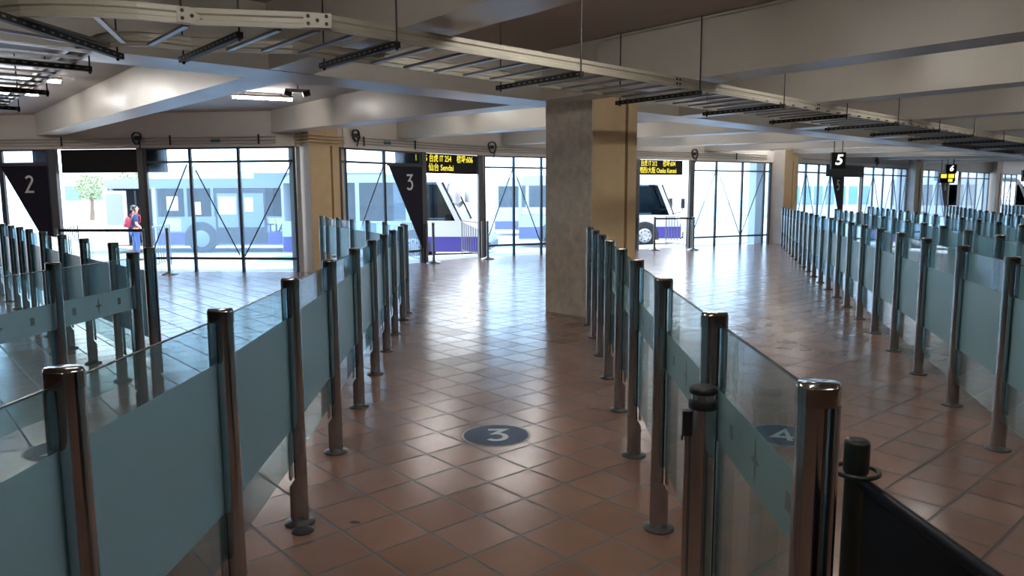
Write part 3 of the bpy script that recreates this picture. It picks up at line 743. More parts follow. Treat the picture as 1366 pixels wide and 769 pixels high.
thing('retractable_belt', MB().bar((*pa, .87), (*pb, .87), .004, .06), M['black'], 'dark belt stretched across the left gate opening', 'belt')

# near right: dark post with a ring and a framed navy panel hung from it
root = empty('panel_barrier', (.845, 1.74, 0)); tag(root, 'dark post with black framed panel in the right foreground corner', 'barrier')
lpart('base', MB().lathe([(.17, 0), (.17, .012), (.15, .03), (.04, .05), (.03, .07)], 28), M['greenpost'], root)
lpart('post', MB().cyl((0, 0, .05), (0, 0, .872), .026, n=20), M['greenpost'], root)
lpart('post_cap', MB().lathe([(.029, .872), (.030, .876), (.030, .945), (.027, .953), (.018, .955)], 24), M['greenpost'], root)
ring = MB(); P = [(.052 * math.cos(2 * PI * i / 24), .052 * math.sin(2 * PI * i / 24), .874) for i in range(25)]
lpart('ring', ring.tube(P, .006, 8), M['greenpost'], root)
dv = Vector((.42, -.90, 0)).normalized()
dv = Vector((.06, -1.0, 0)).normalized()
p0 = dv * .035; p1 = dv * .98
lpart('top_rail', MB().cyl((p0.x, p0.y, .855), (p1.x, p1.y, .855), .016, n=14), M['panelnavy'], root)
lpart('bottom_rail', MB().cyl((p0.x, p0.y, .14), (p1.x, p1.y, .14), .014, n=12), M['panelnavy'], root)
lpart('panel', MB().bar((p0.x + dv.x * .01, p0.y + dv.y * .01, .497), (p1.x, p1.y, .497), .006, .70), M['panelnavy'], root)

# ------------------------------------------------------------------ crowd railings outdoors
def railing(a, b, z0, h, nb, label):
    A = Vector((*a, z0)); B = Vector((*b, z0)); root = empty('crowd_railing', tuple(A)); tag(root, label, 'railing', 'grey railings beside the gates')
    up = Vector((0, 0, 1)); d = (B - A)
    part('top_rail', MB().cyl(A + up * h, B + up * h, .02, n=10), M['rail'], root)
    part('bottom_rail', MB().cyl(A + up * .14, B + up * .14, .016, n=8), M['rail'], root)
    for i in range(nb + 1):
        p = A + d * (i / nb); lo = 0.0 if i in (0, nb) else .14
        part('upright' if i in (0, nb) else 'baluster', MB().cyl(p + up * lo, p + up * h, .018 if i in (0, nb) else .011, n=8), M['rail'], root)
def outz(d): return max(GZ, -.004 - .057 * d)
def outrail(seg, s, d0, d1, ds, nb, label, h=.98):
    railing(along(seg, s, d0), along(seg, s + ds, d1), outz(d1) , h, nb, label)
railing((-9.9, 16.1), (-10.9, 18.5), outz(1.8), .98, 9, 'grey railing beyond the left gate, beside the number 2 banner')
railing((-7.86, 15.95), (-8.32, 17.9), outz(1.2), .98, 8, 'grey railing outside the left window bay near the traveller')
railing((-2.22, 17.8), (-2.85, 19.2), outz(1.5), .98, 9, 'grey railing behind the tip of the number 3 banner')
railing((-.82, 19.25), (-1.42, 21.0), outz(1.9), .98, 8, 'grey railing in front of the white coach bumper')
railing((5.33, 22.45), (5.02, 23.95), outz(1.6), .98, 7, 'grey railing in front of the minibus nose')

# ------------------------------------------------------------------ cable tray
TZ = 2.585
tray = empty('cable_tray', (*uv(5, 4.76), TZ)); tag(tray, 'long cream ladder cable tray hung below the ceiling beams', 'cable tray')
ctr = [uv(21, 4.98), uv(14, 4.92), uv(9.5, 4.90), uv(6.4, 4.80), uv(2.35, 4.76), uv(1.74, 5.13)]
ac = [uv(1.74 + .81 * math.cos(R(a)), 5.94 + .81 * math.sin(R(a))) for a in range(-90, -181, -10)]
ctr += ac[1:] + [uv(.93, 8), uv(.93, 14.5)]
ctr3 = [(x, y, TZ) for x, y in ctr]
def offset_path(pts, o):
    P = [Vector(p) for p in pts]; res = []
    for i, p in enumerate(P):
        d0 = (P[i] - P[i - 1]).normalized() if i else None
        d1 = (P[i + 1] - P[i]).normalized() if i < len(P) - 1 else None
        d0 = d0 or d1; d1 = d1 or d0
        n0 = Vector((-d0.y, d0.x, 0)); n1 = Vector((-d1.y, d1.x, 0)); n = (n0 + n1).normalized(); n = n / max(.3, n.dot(n0))
        res.append(tuple(p + n * o))
    return res
HW = .43
def chan(s):   # ribbed channel outline, s = side on which the flanges point
    q = [(0, 0), (s * .022, 0), (s * .022, .004), (s * .004, .004), (s * .004, .030), (s * .015, .038), (s * .015, .060), (s * .004, .068), (s * .004, .096), (s * .022, .096), (s * .022, .100), (0, .100), (0, .070), (s * .011, .061), (s * .011, .037), (0, .028)]
    return q if s > 0 else q[::-1]
near = offset_path(ctr3, HW); far = offset_path(ctr3, -HW)
part('side_rail', MB().sweep(near, chan(-1)), M['tray'], tray)
part('side_rail', MB().sweep(far, chan(1)), M['tray'], tray)
# travel along the centre line
cum = [0.0]
for a, b in zip(ctr3[:-1], ctr3[1:]): cum.append(cum[-1] + math.dist(a, b))
def at(path, s):
    for i in range(len(cum) - 1):
        if s <= cum[i + 1]:
            t = (s - cum[i]) / (cum[i + 1] - cum[i]); a = Vector(path[i]); b = Vector(path[i + 1]); return a + (b - a) * t
    return Vector(path[-1])
RU = [((1.13, 4.90), (1.44, 5.58)), ((1.60, 4.80), (1.60, 5.56)), ((2.08, 4.55), (2.08, 5.40)), ((2.28, 4.42), (2.28, 5.26)), ((.80, 5.22), (1.38, 5.72)), ((.58, 5.62), (1.36, 5.86))]
k_ = 0
while 2.52 + .307 * k_ < 20.8:
    u_ = 2.52 + .307 * k_; vc = 4.76 + (u_ - 2.35) * .0118; RU.append(((u_, vc - HW + .01), (u_, vc + HW - .01))); k_ += 1
k_ = 0
while 6.10 + .307 * k_ < 14.4 and len(RU) < 100:
    v_ = 6.10 + .307 * k_; RU.append(((.93 - HW + .01, v_), (.93 + HW - .01, v_))); k_ += 1
for a, b in RU:
    a = Vector((*uv(*a), TZ + .012)); b = Vector((*uv(*b), TZ + .012))
    part('rung', MB().bar(a, b, .034, .018), M['galv'], tray)
# hangers: slotted strut under the tray with a threaded rod at each end
HG = [((1.89, 4.70), (1.89, 5.82)), ((.66, 5.05), (1.52, 5.96))]
HG += [((u_, 4.76 + (u_ - 2.35) * .0118 - HW - .03), (u_, 4.76 + (u_ - 2.35) * .0118 + HW + .2)) for u_ in (2.80, 4.62, 6.36, 8.05, 9.7, 11.4, 13.1, 14.8, 16.6, 18.5)]
HG += [((.93 + HW + .12, v_), (.93 - HW - .06, v_)) for v_ in (6.68, 8.42, 10.1, 11.7, 13.2)]
for a, b in HG:
    a = Vector((*uv(*a), TZ)); b = Vector((*uv(*b), TZ)); d = (b - a).normalized()
    z = Vector((0, 0, -.022))
    ns = 15; sl = MB().bar(a + z, b + z, .041, .041); per = Vector((d.y, -d.x, 0))
    for kx in range(ns):
        c = a + d * ((b - a).length * (kx + .5) / ns) + z
        for sd in (1, -1): sl.bar(c - d * .014 + per * (sd * .0206), c + d * .014 + per * (sd * .0206), .001, .010)
    h = part('strut', sl, M['strut'], tray); h.data.materials.append(M['slot'])
    for p_ in list(h.data.polygons)[6:]: p_.material_index = 1
    for p in (a + d * .012, b - d * .05):
        part('hanger_rod', MB().cyl((p.x, p.y, TZ - .06), (p.x, p.y, ZC), .0065, n=8).cyl((p.x, p.y, TZ - .055), (p.x, p.y, TZ - .04), .012, n=6), M['black'], tray)
sk = cum[4]                                        # arc length at u = 2.35
# splice plates with bolt heads
def splice(path, s, hinge):
    p = at(path, s); q = at(path, s + .02); d = (q - p).normalized(); n = Vector((-d.y, d.x, 0))
    c = p + n * .007 + Vector((0, 0, .05))
    w_ = .17 if hinge else .11
    pl = part('splice_plate', MB().bar(c - d * w_ / 2, c + d * w_ / 2, .006, .088), M['tray'], tray)
    b = MB()
    pos = [(-.055, .025), (-.055, -.02), (0, 0), (.055, .025), (.055, -.02)] if hinge else [(-.025, .02), (-.025, -.02), (.025, .02), (.025, -.02)]
    for x, zz in pos:
        m = c + d * x + Vector((0, 0, zz)); part('bolt', MB().cyl(m + n * .003, m + n * .010, .011, n=8), M['strut'], pl)
splice(near, sk, True); splice(near, cum[5], True)
for u in (6.0, 9.0, 12.0): splice(near, sk - (u - 2.35), False)

# ------------------------------------------------------------------ lights and small fittings on the ceiling
def fluorescent(a, b, z, label, tm='tube'):
    A = Vector((*a, z)); B = Vector((*b, z)); root = empty('fluorescent_light', tuple((A + B) / 2)); tag(root, label, 'ceiling light', 'fluorescent ceiling lights')
    d = (B - A).normalized(); up = Vector((0, 0, 1))
    part('housing', MB().bar(A + up * .045, B + up * .045, .075, .04), M['lamp_body'], root)
    part('mount', MB().cyl(A + d * .2 + up * .06, (A.x + d.x * .2, A.y + d.y * .2, ZC), .012, n=8).cyl(B - d * .2 + up * .06, (B.x - d.x * .2, B.y - d.y * .2, ZC), .012, n=8), M['lamp_body'], root)
    part('tube', MB().cyl(A + d * .02, B - d * .02, .019, n=12), M[tm], root)
    part('end_cap', MB().cyl(A - d * .012, A + d * .022, .023, n=12).cyl(B + d * .012, B - d * .022, .023, n=12), M['lamp_body'], root)
fluorescent((-4.66, 12.52), (-3.74, 12.93), 3.21, 'lit fluorescent tube between the two cross beams left of centre')
fluorescent((-7.35, 10.35), (-6.45, 10.85), 3.21, 'lit fluorescent tube just right of the cable tray at upper left')
fluorescent((-8.5, 11.65), (-7.6, 12.15), 3.21, 'lit fluorescent tube farther back behind the cable tray at upper left')
fluorescent((-8.35, 9.8), (-7.45, 10.3), 3.21, 'lit fluorescent tube seen through the tray rungs, nearer one')
fluorescent((-9.5, 11.1), (-8.6, 11.6), 3.21, 'lit fluorescent tube seen through the tray rungs, farther one')
fl_n = 0  # unseen tubes: some read from cap glints, the rest added to light the hall
for u_ in (-2.6, .6, 3.5, 7.6, 11.0, 14.3, 17.6):
    for v_ in (((-2.2, 2.8, 3.6) if u_ == 3.5 else (-2.2, .8, 3.2) if u_ == .6 else (-2.2, 1.0)) if u_ < 9 else (-8.5, -4.0)):
        a_ = uv(u_, v_); b_ = uv(u_ + 1.15, v_); fl_n += 1
        if a_[1] > -5.5: fluorescent(a_, b_, 3.21, ['lit fluorescent tube over the entrance side, %s one along the lanes' % w_ for w_ in ('first', 'second', 'third', 'fourth', 'fifth', 'sixth', 'seventh', 'eighth', 'ninth', 'tenth', 'eleventh', 'twelfth', 'thirteenth', 'fourteenth', 'fifteenth', 'sixteenth', 'seventeenth', 'eighteenth', 'nineteenth')][fl_n - 1], 'tube_strong')
for i_, (u_, v_) in enumerate(((7.2, 3.6), (10.1, 3.6), (13.4, 3.2), (16.7, 3.0), (10.1, .2), (13.4, -.4), (16.7, -.8))):  # tubes added out of view to brighten the right-hand beam faces
    fluorescent(uv(u_, v_), uv(u_ + 1.15, v_), 3.21, 'lit fluorescent tube hidden above the right-hand cross beams, %s along the ladder tray' % ('first', 'second', 'third', 'fourth', 'fifth', 'sixth', 'seventh')[i_], 'tube_mid')
for i_, u_ in enumerate((7.6, 10.6, 13.9, 17.2, 20.5, 23.8)):  # tubes added in hidden bays to brighten the window side of the hall
    for j_, v_ in enumerate((9.2, 11.6)):
        if v_ + .5 < wall_hit_v(u_ + .6): fluorescent(uv(u_, v_), uv(u_ + 1.15, v_), 3.21, 'lit fluorescent tube above the lintel beams, %s bay right of the wide column, %s row' % (('first', 'second', 'third', 'fourth', 'fifth', 'sixth')[i_], ('nearer', 'farther')[j_]), 'tube_mid')
thing('ceiling_trunking', MB().bar((-4.55, 8.1, 3.26), (-8.9, 13.2, 3.26), .05, .05), M['lamp_body'], 'pale trunking along the ceiling carrying the lights at upper left', 'trunking')
em = empty('emergency_lamp', (-3.37, 11.9, 3.16)); tag(em, 'small unlit twin lamp near the ceiling right of the tube light', 'lamp')
part('body', MB().bar((-3.55, 11.84, 3.22), (-3.2, 11.98, 3.22), .08, .05), M['lamp_body'], em)
part('lens', MB().cyl((-3.56, 11.84, 3.20), (-3.46, 11.88, 3.17), .05, n=12).cyl((-3.30, 11.93, 3.17), (-3.2, 11.97, 3.2), .05, n=12), M['black'], em)
part('stem', MB().cyl((-3.37, 11.9, 3.24), (-3.37, 11.9, ZC), .012, n=8), M['lamp_body'], em)
# conduit along the top of the near right beam
cu_ = [(*uv(6.375, 5.75), 2.95), (*uv(6.375, 5.75), 3.2), (*uv(6.375, 5.68), 3.27), (*uv(6.375, 5.5), 3.28), (*uv(6.375, 2.0), 3.28)]
thing('ceiling_conduit', MB().tube(cu_, .016, 8), M['pipe'], 'thin conduit along the top of the near right ceiling beam', 'conduit')

# conduits, labels and cable coils along the lintels
def conduit_run(segs, z, off, label):
    pts = [(*p, z) for p in segs]
    thing('wall_conduit', MB().tube(pts, .017, 8), M['pipe'], label, 'conduit', 'conduits along the wall above the windows')
runW = [along(W1, -5, -.09), along(W1, 7.25, -.09)]
for zz, nm in ((2.78, 'upper'), (2.72, 'middle'), (2.655, 'lower')):
    conduit_run(runW, zz, 0, nm + ' conduit above the left window bays')
runE = [along(W2A, .35, -.09), along(W2A, 2.25, -.09), along(W2B, .0, -.09), along(W2B, 9.9, -.09)]
for zz, nm in ((2.80, 'upper'), (2.74, 'middle'), (2.68, 'lower')):
    conduit_run(runE, zz, 0, nm + ' conduit above the middle window bays')
runF = [along(W3, .3, -.09), along(W3, 9.2, -.09)]
conduit_run(runF, 2.72, 0, 'conduit above the window bays by the hanging sign 5')
cw = Vector((-4.07, 15.02, 0)); dl_ = Vector((-.66, .75, 0)); dr_ = Vector((.64, .77, 0))
bend = [cw + dl_ * .42 + Vector((-.09, -.10, 0)), cw + Vector((0, -.05, 0)), cw + dr_ * .82 + Vector((.06, -.05, 0))]
for zz, nm in ((2.79, 'upper'), (2.73, 'middle'), (2.665, 'lower')):
    thing('wall_conduit', MB().tube([(p.x, p.y, zz) for p in bend], .017, 8), M['column_smooth'], nm + ' beige conduit wrapped round the left wall column', 'conduit', 'conduits along the wall above the windows')
for seg, s_, w_ in ((W1, .9, 'above the navy banner numbered 2'), (W1, 2.6, 'above the blank display of the left gate'), (W1, 5.0, 'left of the blue label over the bus window'), (W1, 6.9, 'right of the blue label over the bus window'), (W2A, .5, 'near the coil by the beige wall column'), (W2A, 2.0, 'above the navy banner numbered 3'), (W2B, 3.6, 'behind the wide column'), (W2B, 8.6, 'over the window right of the minibus')):
    x, y = along(seg, s_, -.115)
    thing('conduit_clamp', MB().bar((x, y, 2.63), (x, y, 2.83), .012, .035, (*segdir(seg), 0)), M['strut'], 'small dark clamp across the wall conduits ' + w_, 'clamp', 'clamps on the wall conduits')
def coil(seg, s, z, label, r=.12):
    x, y = along(seg, s, -.13); mb = MB(); dx, dy = segdir(seg)
    pts = []
    for i in range(41):
        t = 2 * PI * i / 20; rr = r * (1 + .08 * math.sin(3 * t)); pts.append((x + dx * rr * .75 * math.cos(t) - dy * (-.0015 * i), y + dy * rr * .75 * math.cos(t) + dx * (-.0015 * i), z + rr * math.sin(t)))
    pts.append((x + dx * .04, y + dy * .04, z - r * 1.9))
    mb.tube(pts, .013, 7); mb.bar((x - dx * .05, y - dy * .05, z), (x + dx * .05, y + dy * .05, z), .06, .08)
    thing('cable_coil', mb, M['black'], label, 'cable coil', 'cable coils above the gates')
coil(W1, 4.30, 2.78, 'black cable coil over the post left of the bus window')
coil(W2A, .25, 2.84, 'black cable coil just right of the beige wall column')
coil(W2B, .24, 2.79, 'black cable coil right of the amber display Sendai', .14)
coil(W2B, 6.90, 2.77, 'black cable coil right of the amber display Osaka Kansai', .14)
coil(W3, 5.9, 2.80, 'dark cable coil between hanging signs 5 and 6')
def lab(seg, s, z, label):
    root = empty('conduit_label', (*along(seg, s, -.115), z)); tag(root, label, 'label', 'colour labels on the conduits')
    part('blue_plate', MB().bar((*along(seg, s - .1, -.115), z - .02), (*along(seg, s + .1, -.115), z - .02), .012, .05), M['label_b'], root)
    part('yellow_strip', MB().bar((*along(seg, s - .1, -.115), z + .022), (*along(seg, s + .1, -.115), z + .022), .012, .03), M['label_y'], root)
lab(W1, 5.98, 2.725, 'blue and yellow label above the left window bay with the bus')
lab(W2A, 1.16, 2.745, 'blue and yellow label above the window left of the number 3 banner')

# ------------------------------------------------------------------ buses
def wheel(root, x, y, r, side):
    t = lpart('wheel', MB().cyl((x, y - .02 * side, r), (x, y - .28 * side, r), r, n=32), M['tyre'], root)
    rim = MB().lathe([(r * .62, 0), (r * .60, .03), (r * .30, .05), (r * .28, .02), (r * .12, .06), (.02, .065)], 24)
    rim.xf(Matrix.Translation((x, y - .02 * side, r)) @ Matrix.Rotation(-PI / 2 * side, 4, 'X'))
    lpart('rim', rim, M['hub'], t)
    nuts = MB()
    for i in range(8):
        a = 2 * PI * i / 8; nuts.cyl((x + r * .42 * math.cos(a), y - .01 * side, r + r * .42 * math.sin(a)), (x + r * .42 * math.cos(a), y + .03 * side, r + r * .42 * math.sin(a)), .028, n=6)
    lpart('wheel_holes', nuts, M['bus_dark'], t)
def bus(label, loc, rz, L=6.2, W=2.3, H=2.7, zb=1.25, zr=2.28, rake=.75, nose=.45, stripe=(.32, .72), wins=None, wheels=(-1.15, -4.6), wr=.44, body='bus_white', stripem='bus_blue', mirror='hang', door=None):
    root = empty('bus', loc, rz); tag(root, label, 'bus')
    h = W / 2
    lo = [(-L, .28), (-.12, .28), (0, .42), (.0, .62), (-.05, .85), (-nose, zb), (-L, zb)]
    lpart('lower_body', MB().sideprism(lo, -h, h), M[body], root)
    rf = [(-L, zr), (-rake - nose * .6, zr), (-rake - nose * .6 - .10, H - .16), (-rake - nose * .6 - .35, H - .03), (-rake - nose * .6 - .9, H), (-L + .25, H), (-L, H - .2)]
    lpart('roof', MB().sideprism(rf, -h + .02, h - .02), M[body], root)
    lpart('rear_wall', MB().box((-L, -h + .01, zb), (-L + .08, h - .01, zr)), M[body], root)
    xs = -rake - nose * .6
    for sy in (-1, 1):
        y0, y1 = sy * h, sy * (h - .06)
        lpart('stripe', MB().box((-L + .01, sy * (h - .01), stripe[0]), (-.06, sy * (h + .006), stripe[1])), M[stripem], root)
        lpart('front_pillar', MB().sideprism([(-nose, zb), (xs, zr), (xs - .14, zr), (-nose - .16, zb)], min(y0, y1), max(y0, y1)), M[body], root)
        lst = wins or [(-1.9, -.75), (-3.3, -2.0), (-4.7, -3.4), (-L + .1, -4.8)]
        for i, (a, b) in enumerate(lst):
            ym = sy * (h - .03)
            if i == 0:
                pane = [(a, zb - .12), (-nose - .16, zb - .02), (xs - .14, zr - .02), (a, zr - .02)]
                bot = MB().sideprism([(a, zb + .02), (-nose - .16, zb + .02), (xs - .14, zr - .02), (a, zr - .02)], ym - .008, ym + .008)
            else: bot = MB().box((a, ym - .008, zb), (b, ym + .008, zr))
            lpart('side_window', bot, M['bus_glass'], root)
            lpart('window_pillar', MB().box((a - .12, min(y0, y1), zb), (a, max(y0, y1), zr)), M[body], root)
        for wx in wheels:
            arch = MB(); n = 18; cz = wr
            pts = [(wx + (wr + .09) * math.cos(PI * i / n), cz + (wr + .09) * math.sin(PI * i / n)) for i in range(n + 1)]
            lpart('wheel_arch', MB().sideprism([(wx + wr + .09, .28)] + pts + [(wx - wr - .09, .28)], sy * (h - .005), sy * (h + .009)), M['bus_dark'], root)
            wheel(root, wx, sy * (h + .035), wr, sy)
    # windscreen, dashboard and wheel
    lpart('windscreen', MB().sideprism([(-nose + .02, zb), (xs + .04, zr), (xs + .025, zr), (-nose + .005, zb)], -h + .06, h - .06), M['bus_screen'], root)
    for sy in (-1, 1): lpart('windscreen_gasket', MB().cyl((-nose + .02, sy * (h - .05), zb), (xs + .04, sy * (h - .05), zr), .035, n=8), M['bus_dark'], root)
    lpart('dashboard', MB().sideprism([(-nose - .02, zb), (-nose - .12, zb + .20), (-nose - .45, zb + .16), (-nose - .5, zb)], -h + .1, h - .1), M['bus_dark'], root)
    sw = MB(); c0 = Vector((-nose - .62, h - .65, zb + .18)); ring = []
    for i in range(25):
        t = 2 * PI * i / 24; ring.append(c0 + Vector((-.12 * math.sin(t) * .5, .2 * math.cos(t), .2 * math.sin(t) * .85)))
    sw.tube(ring, .016, 7); sw.cyl(c0, c0 + Vector((.3, 0, -.2)), .025, n=8)
    lpart('steering_wheel', sw, M['bus_dark'], root)
    for k in range(3):
        x = -1.9 - k * 1.3
        if x < -L + .8: break
        for sy in (-1, 1):
            lpart('seat', MB().box((x - .45, sy * .35, .5), (x, sy * .95, .95)).box((x - .45, sy * .35, .9), (x - .33, sy * .95, 1.55)), M['seatcloth'], root)
    lpart('bumper', MB().sideprism([(-.1, .29), (.05, .34), (.06, .55), (-.02, .6)], -h + .04, h - .04), M['bus_dark'], root)
    for sy in (-1, 1):
        lpart('headlight', MB().cyl((-.06, sy * (h - .28), .76), (-.02, sy * (h - .28), .74), .10, n=16), M['hub'], root)
        lpart('tail_lamp', MB().box((-L - .012, sy * (h - .25), .75), (-L + .01, sy * (h - .1), 1.05)), M['lamp_red'], root)
    if mirror == 'hang':
        for sy in (-1, 1):
            pts = [(xs - .15, sy * (h - .15), H - .12), (xs + .22, sy * (h - .02), H - .10), (xs + .44, sy * (h + .04), H - .22), (xs + .48, sy * (h + .05), H - .4)]
            m = lpart('mirror_arm', MB().tube(pts, .05, 10), M[body], root)
            lpart('mirror_head', MB().lathe([(.05, 0), (.12, .03), (.13, .3), (.10, .52), (.04, .56)], 16, (xs + .48, sy * (h + .05), H - .88)), M[body], m)
    else:
        for sy in (-1, 1):
            pts = [(-nose - .05, sy * h, zb + .05), (-nose + .3, sy * (h + .12), zb + .12), (-nose + .32, sy * (h + .13), zb + .3)]
            m = lpart('mirror_arm', MB().tube(pts, .02, 8), M['bus_dark'], root)
            lpart('mirror_head', MB().box((-nose + .25, sy * (h + .05), zb + .25), (-nose + .38, sy * (h + .22), zb + .62)), M['bus_dark'], m)
    return root
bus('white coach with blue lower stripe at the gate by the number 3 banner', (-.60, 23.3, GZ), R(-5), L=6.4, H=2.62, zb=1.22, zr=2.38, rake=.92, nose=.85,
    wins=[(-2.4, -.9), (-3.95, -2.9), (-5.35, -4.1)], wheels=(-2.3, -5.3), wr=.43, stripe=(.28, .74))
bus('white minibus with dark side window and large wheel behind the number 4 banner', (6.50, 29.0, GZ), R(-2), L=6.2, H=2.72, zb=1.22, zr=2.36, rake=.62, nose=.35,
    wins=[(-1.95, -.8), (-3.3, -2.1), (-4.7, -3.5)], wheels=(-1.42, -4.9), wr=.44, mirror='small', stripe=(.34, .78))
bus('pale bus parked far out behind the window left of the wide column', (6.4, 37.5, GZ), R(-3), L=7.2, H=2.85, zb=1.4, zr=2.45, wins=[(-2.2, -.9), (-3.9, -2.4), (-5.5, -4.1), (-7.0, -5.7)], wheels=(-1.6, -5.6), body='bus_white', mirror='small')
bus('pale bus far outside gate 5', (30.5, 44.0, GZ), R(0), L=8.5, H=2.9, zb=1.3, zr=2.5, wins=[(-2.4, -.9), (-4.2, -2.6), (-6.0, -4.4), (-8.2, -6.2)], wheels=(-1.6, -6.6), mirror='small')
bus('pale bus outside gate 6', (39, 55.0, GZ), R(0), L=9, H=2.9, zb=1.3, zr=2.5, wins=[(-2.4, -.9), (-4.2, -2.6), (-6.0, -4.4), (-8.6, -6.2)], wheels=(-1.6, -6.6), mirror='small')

# long low-floor apron bus behind the left windows
def apron_bus():
    Y, X0, X1 = 26.2, -14.4, -4.6; h0 = GZ
    root = empty('apron_bus', (X0, Y, h0)); tag(root, 'long low apron bus with open door behind the left windows', 'bus')
    def B(nm, x0, x1, z0, z1, mat, y0=0.0, y1=2.6, par=None): return lpart(nm, MB().box((x0 - X0, y0, z0), (x1 - X0, y1, z1)), M[mat], par or root)
    B('lower_body', -12.6, X1, .25, 1.28, 'bus_pale'); B('roof', X0, X1, 2.28, 2.62, 'bus_pale'); B('roof_unit', -9.2, X1, 2.62, 2.82, 'bus_pale', .3, 2.3)
    B('far_side', X0, X1, .25, 2.3, 'bus_pale', 2.5, 2.6); B('entry_floor', X0, -12.6, .25, .36, 'bus_dark')
    B('front_end', X0, X0 + .10, .25, 2.3, 'bus_pale', .4, 2.5)
    B('stripe', -12.6, X1, .30, .72, 'bus_blue', -.012, .02)
    for x0, x1 in ((-12.45, -11.6), (-11.5, -10.65), (-8.45, -7.5), (-7.25, -6.4), (-6.3, -5.5)):
        B('window_pillar', x1, x1 + .1, 1.28, 2.28, 'bus_pale', 0, .1); B('side_window', x0, x1, 1.28, 2.28, 'bus_glass', .03, .05)
    for x0, x1 in ((-10.5, -9.62), (-9.58, -8.7)):
        dr = B('door_leaf', x0, x1, .34, 2.26, 'bus_dark', -.03, -.005)
        B('door_glass', x0 + .08, x1 - .08, .9, 2.1, 'bus_pale', -.036, -.029, dr)
    for x0, x1 in ((-8.62, -8.05), (-6.1, -5.3), (-12.3, -11.75)):
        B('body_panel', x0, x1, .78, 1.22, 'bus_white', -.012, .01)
    for x0, x1, z0, z1 in ((-10.36, -9.76, 1.36, 1.98), (-9.45, -9.15, 1.45, 1.95), (-12.2, -11.8, 1.5, 2.0), (-11.3, -11.0, 1.35, 1.8)):
        B('notice', x0, x1, z0, z1, 'white', -.042, -.034)
    wx, wr = -11.05, .5
    pts = [(wx - X0 + (wr + .1) * math.cos(PI * i / 18), wr + (wr + .1) * math.sin(PI * i / 18)) for i in range(19)]
    lpart('wheel_arch', MB().sideprism([(wx - X0 + wr + .1, .25)] + pts + [(wx - X0 - wr - .1, .25)], -.016, .01), M['bus_dark'], root)
    t = lpart('wheel', MB().cyl((wx - X0, -.03, wr), (wx - X0, .25, wr), wr, n=28), M['tyre'], root)
    rim = MB().lathe([(wr * .6, 0), (wr * .5, .02), (wr * .2, .05), (.02, .055)], 20).xf(Matrix.Translation((wx - X0, -.03, wr)) @ Matrix.Rotation(PI / 2, 4, 'X'))
    lpart('rim', rim, M['bus_pale'], t)
    # lettering on the flank
    for body, x, mat in (('i', -8.95 + .1, 'lamp_red'), ('TIAS', -8.72, 'bus_dark')):
        tx = text_mb(body, .42, .006, .004, 'LEFT')
        tx.v = [(a * 1.15 + x - X0, -.02 - q, b + .86) for a, b, q in tx.v]
        lpart('lettering', tx, M[mat], root)
    lpart('round_mark', MB().cyl((-8.4 - X0, -.014, 1.13), (-8.4 - X0, -.03, 1.13), .07, n=16), M['yellow'], root)
    # open front door folded outwards and its frame
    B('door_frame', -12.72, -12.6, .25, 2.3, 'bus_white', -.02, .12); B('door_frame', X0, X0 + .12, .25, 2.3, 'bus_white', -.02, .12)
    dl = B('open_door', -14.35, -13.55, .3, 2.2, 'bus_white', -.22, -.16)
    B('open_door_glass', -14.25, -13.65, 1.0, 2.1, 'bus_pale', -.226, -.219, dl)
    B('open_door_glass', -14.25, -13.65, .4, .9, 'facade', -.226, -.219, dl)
    lpart('grab_pole', MB().cyl((-13.35 - X0, .08, .3), (-13.35 - X0, .08, 2.2), .035, n=10).cyl((-12.95 - X0, .2, .3), (-12.95 - X0, .2, 2.2), .025, n=10), M['bus_dark'], root)
    for k in range(4):
        x = -11.9 + k * 1.6; lpart('seat', MB().box((x - X0, 1.7, .4), (x + .45 - X0, 2.4, .85)).box((x - X0, 1.7, .85), (x + .1 - X0, 2.4, 1.5)), M['seatcloth'], root)
apron_bus()
# small yellow and teal van glimpsed past the open door
van = empty('van', (-14.6, 31.5, GZ)); tag(van, 'van with yellow lower side seen beyond the open bus door', 'van')
lpart('lower_body', MB().sideprism([(-2.2, .3), (2.2, .3), (2.25, .8), (1.9, 1.15), (-2.2, 1.15)], 0, 1.7), M['yellow'], van)
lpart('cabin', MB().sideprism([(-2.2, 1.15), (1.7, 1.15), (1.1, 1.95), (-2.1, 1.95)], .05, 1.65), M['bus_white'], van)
lpart('window_band', MB().sideprism([(-2.0, 1.22), (1.45, 1.22), (1.0, 1.8), (-1.95, 1.8)], .035, .052), M['facade_glass'], van)
for x in (-1.4, 1.35): lpart('wheel', MB().cyl((x, -.02, .34), (x, .2, .34), .34, n=24), M['tyre'], van)

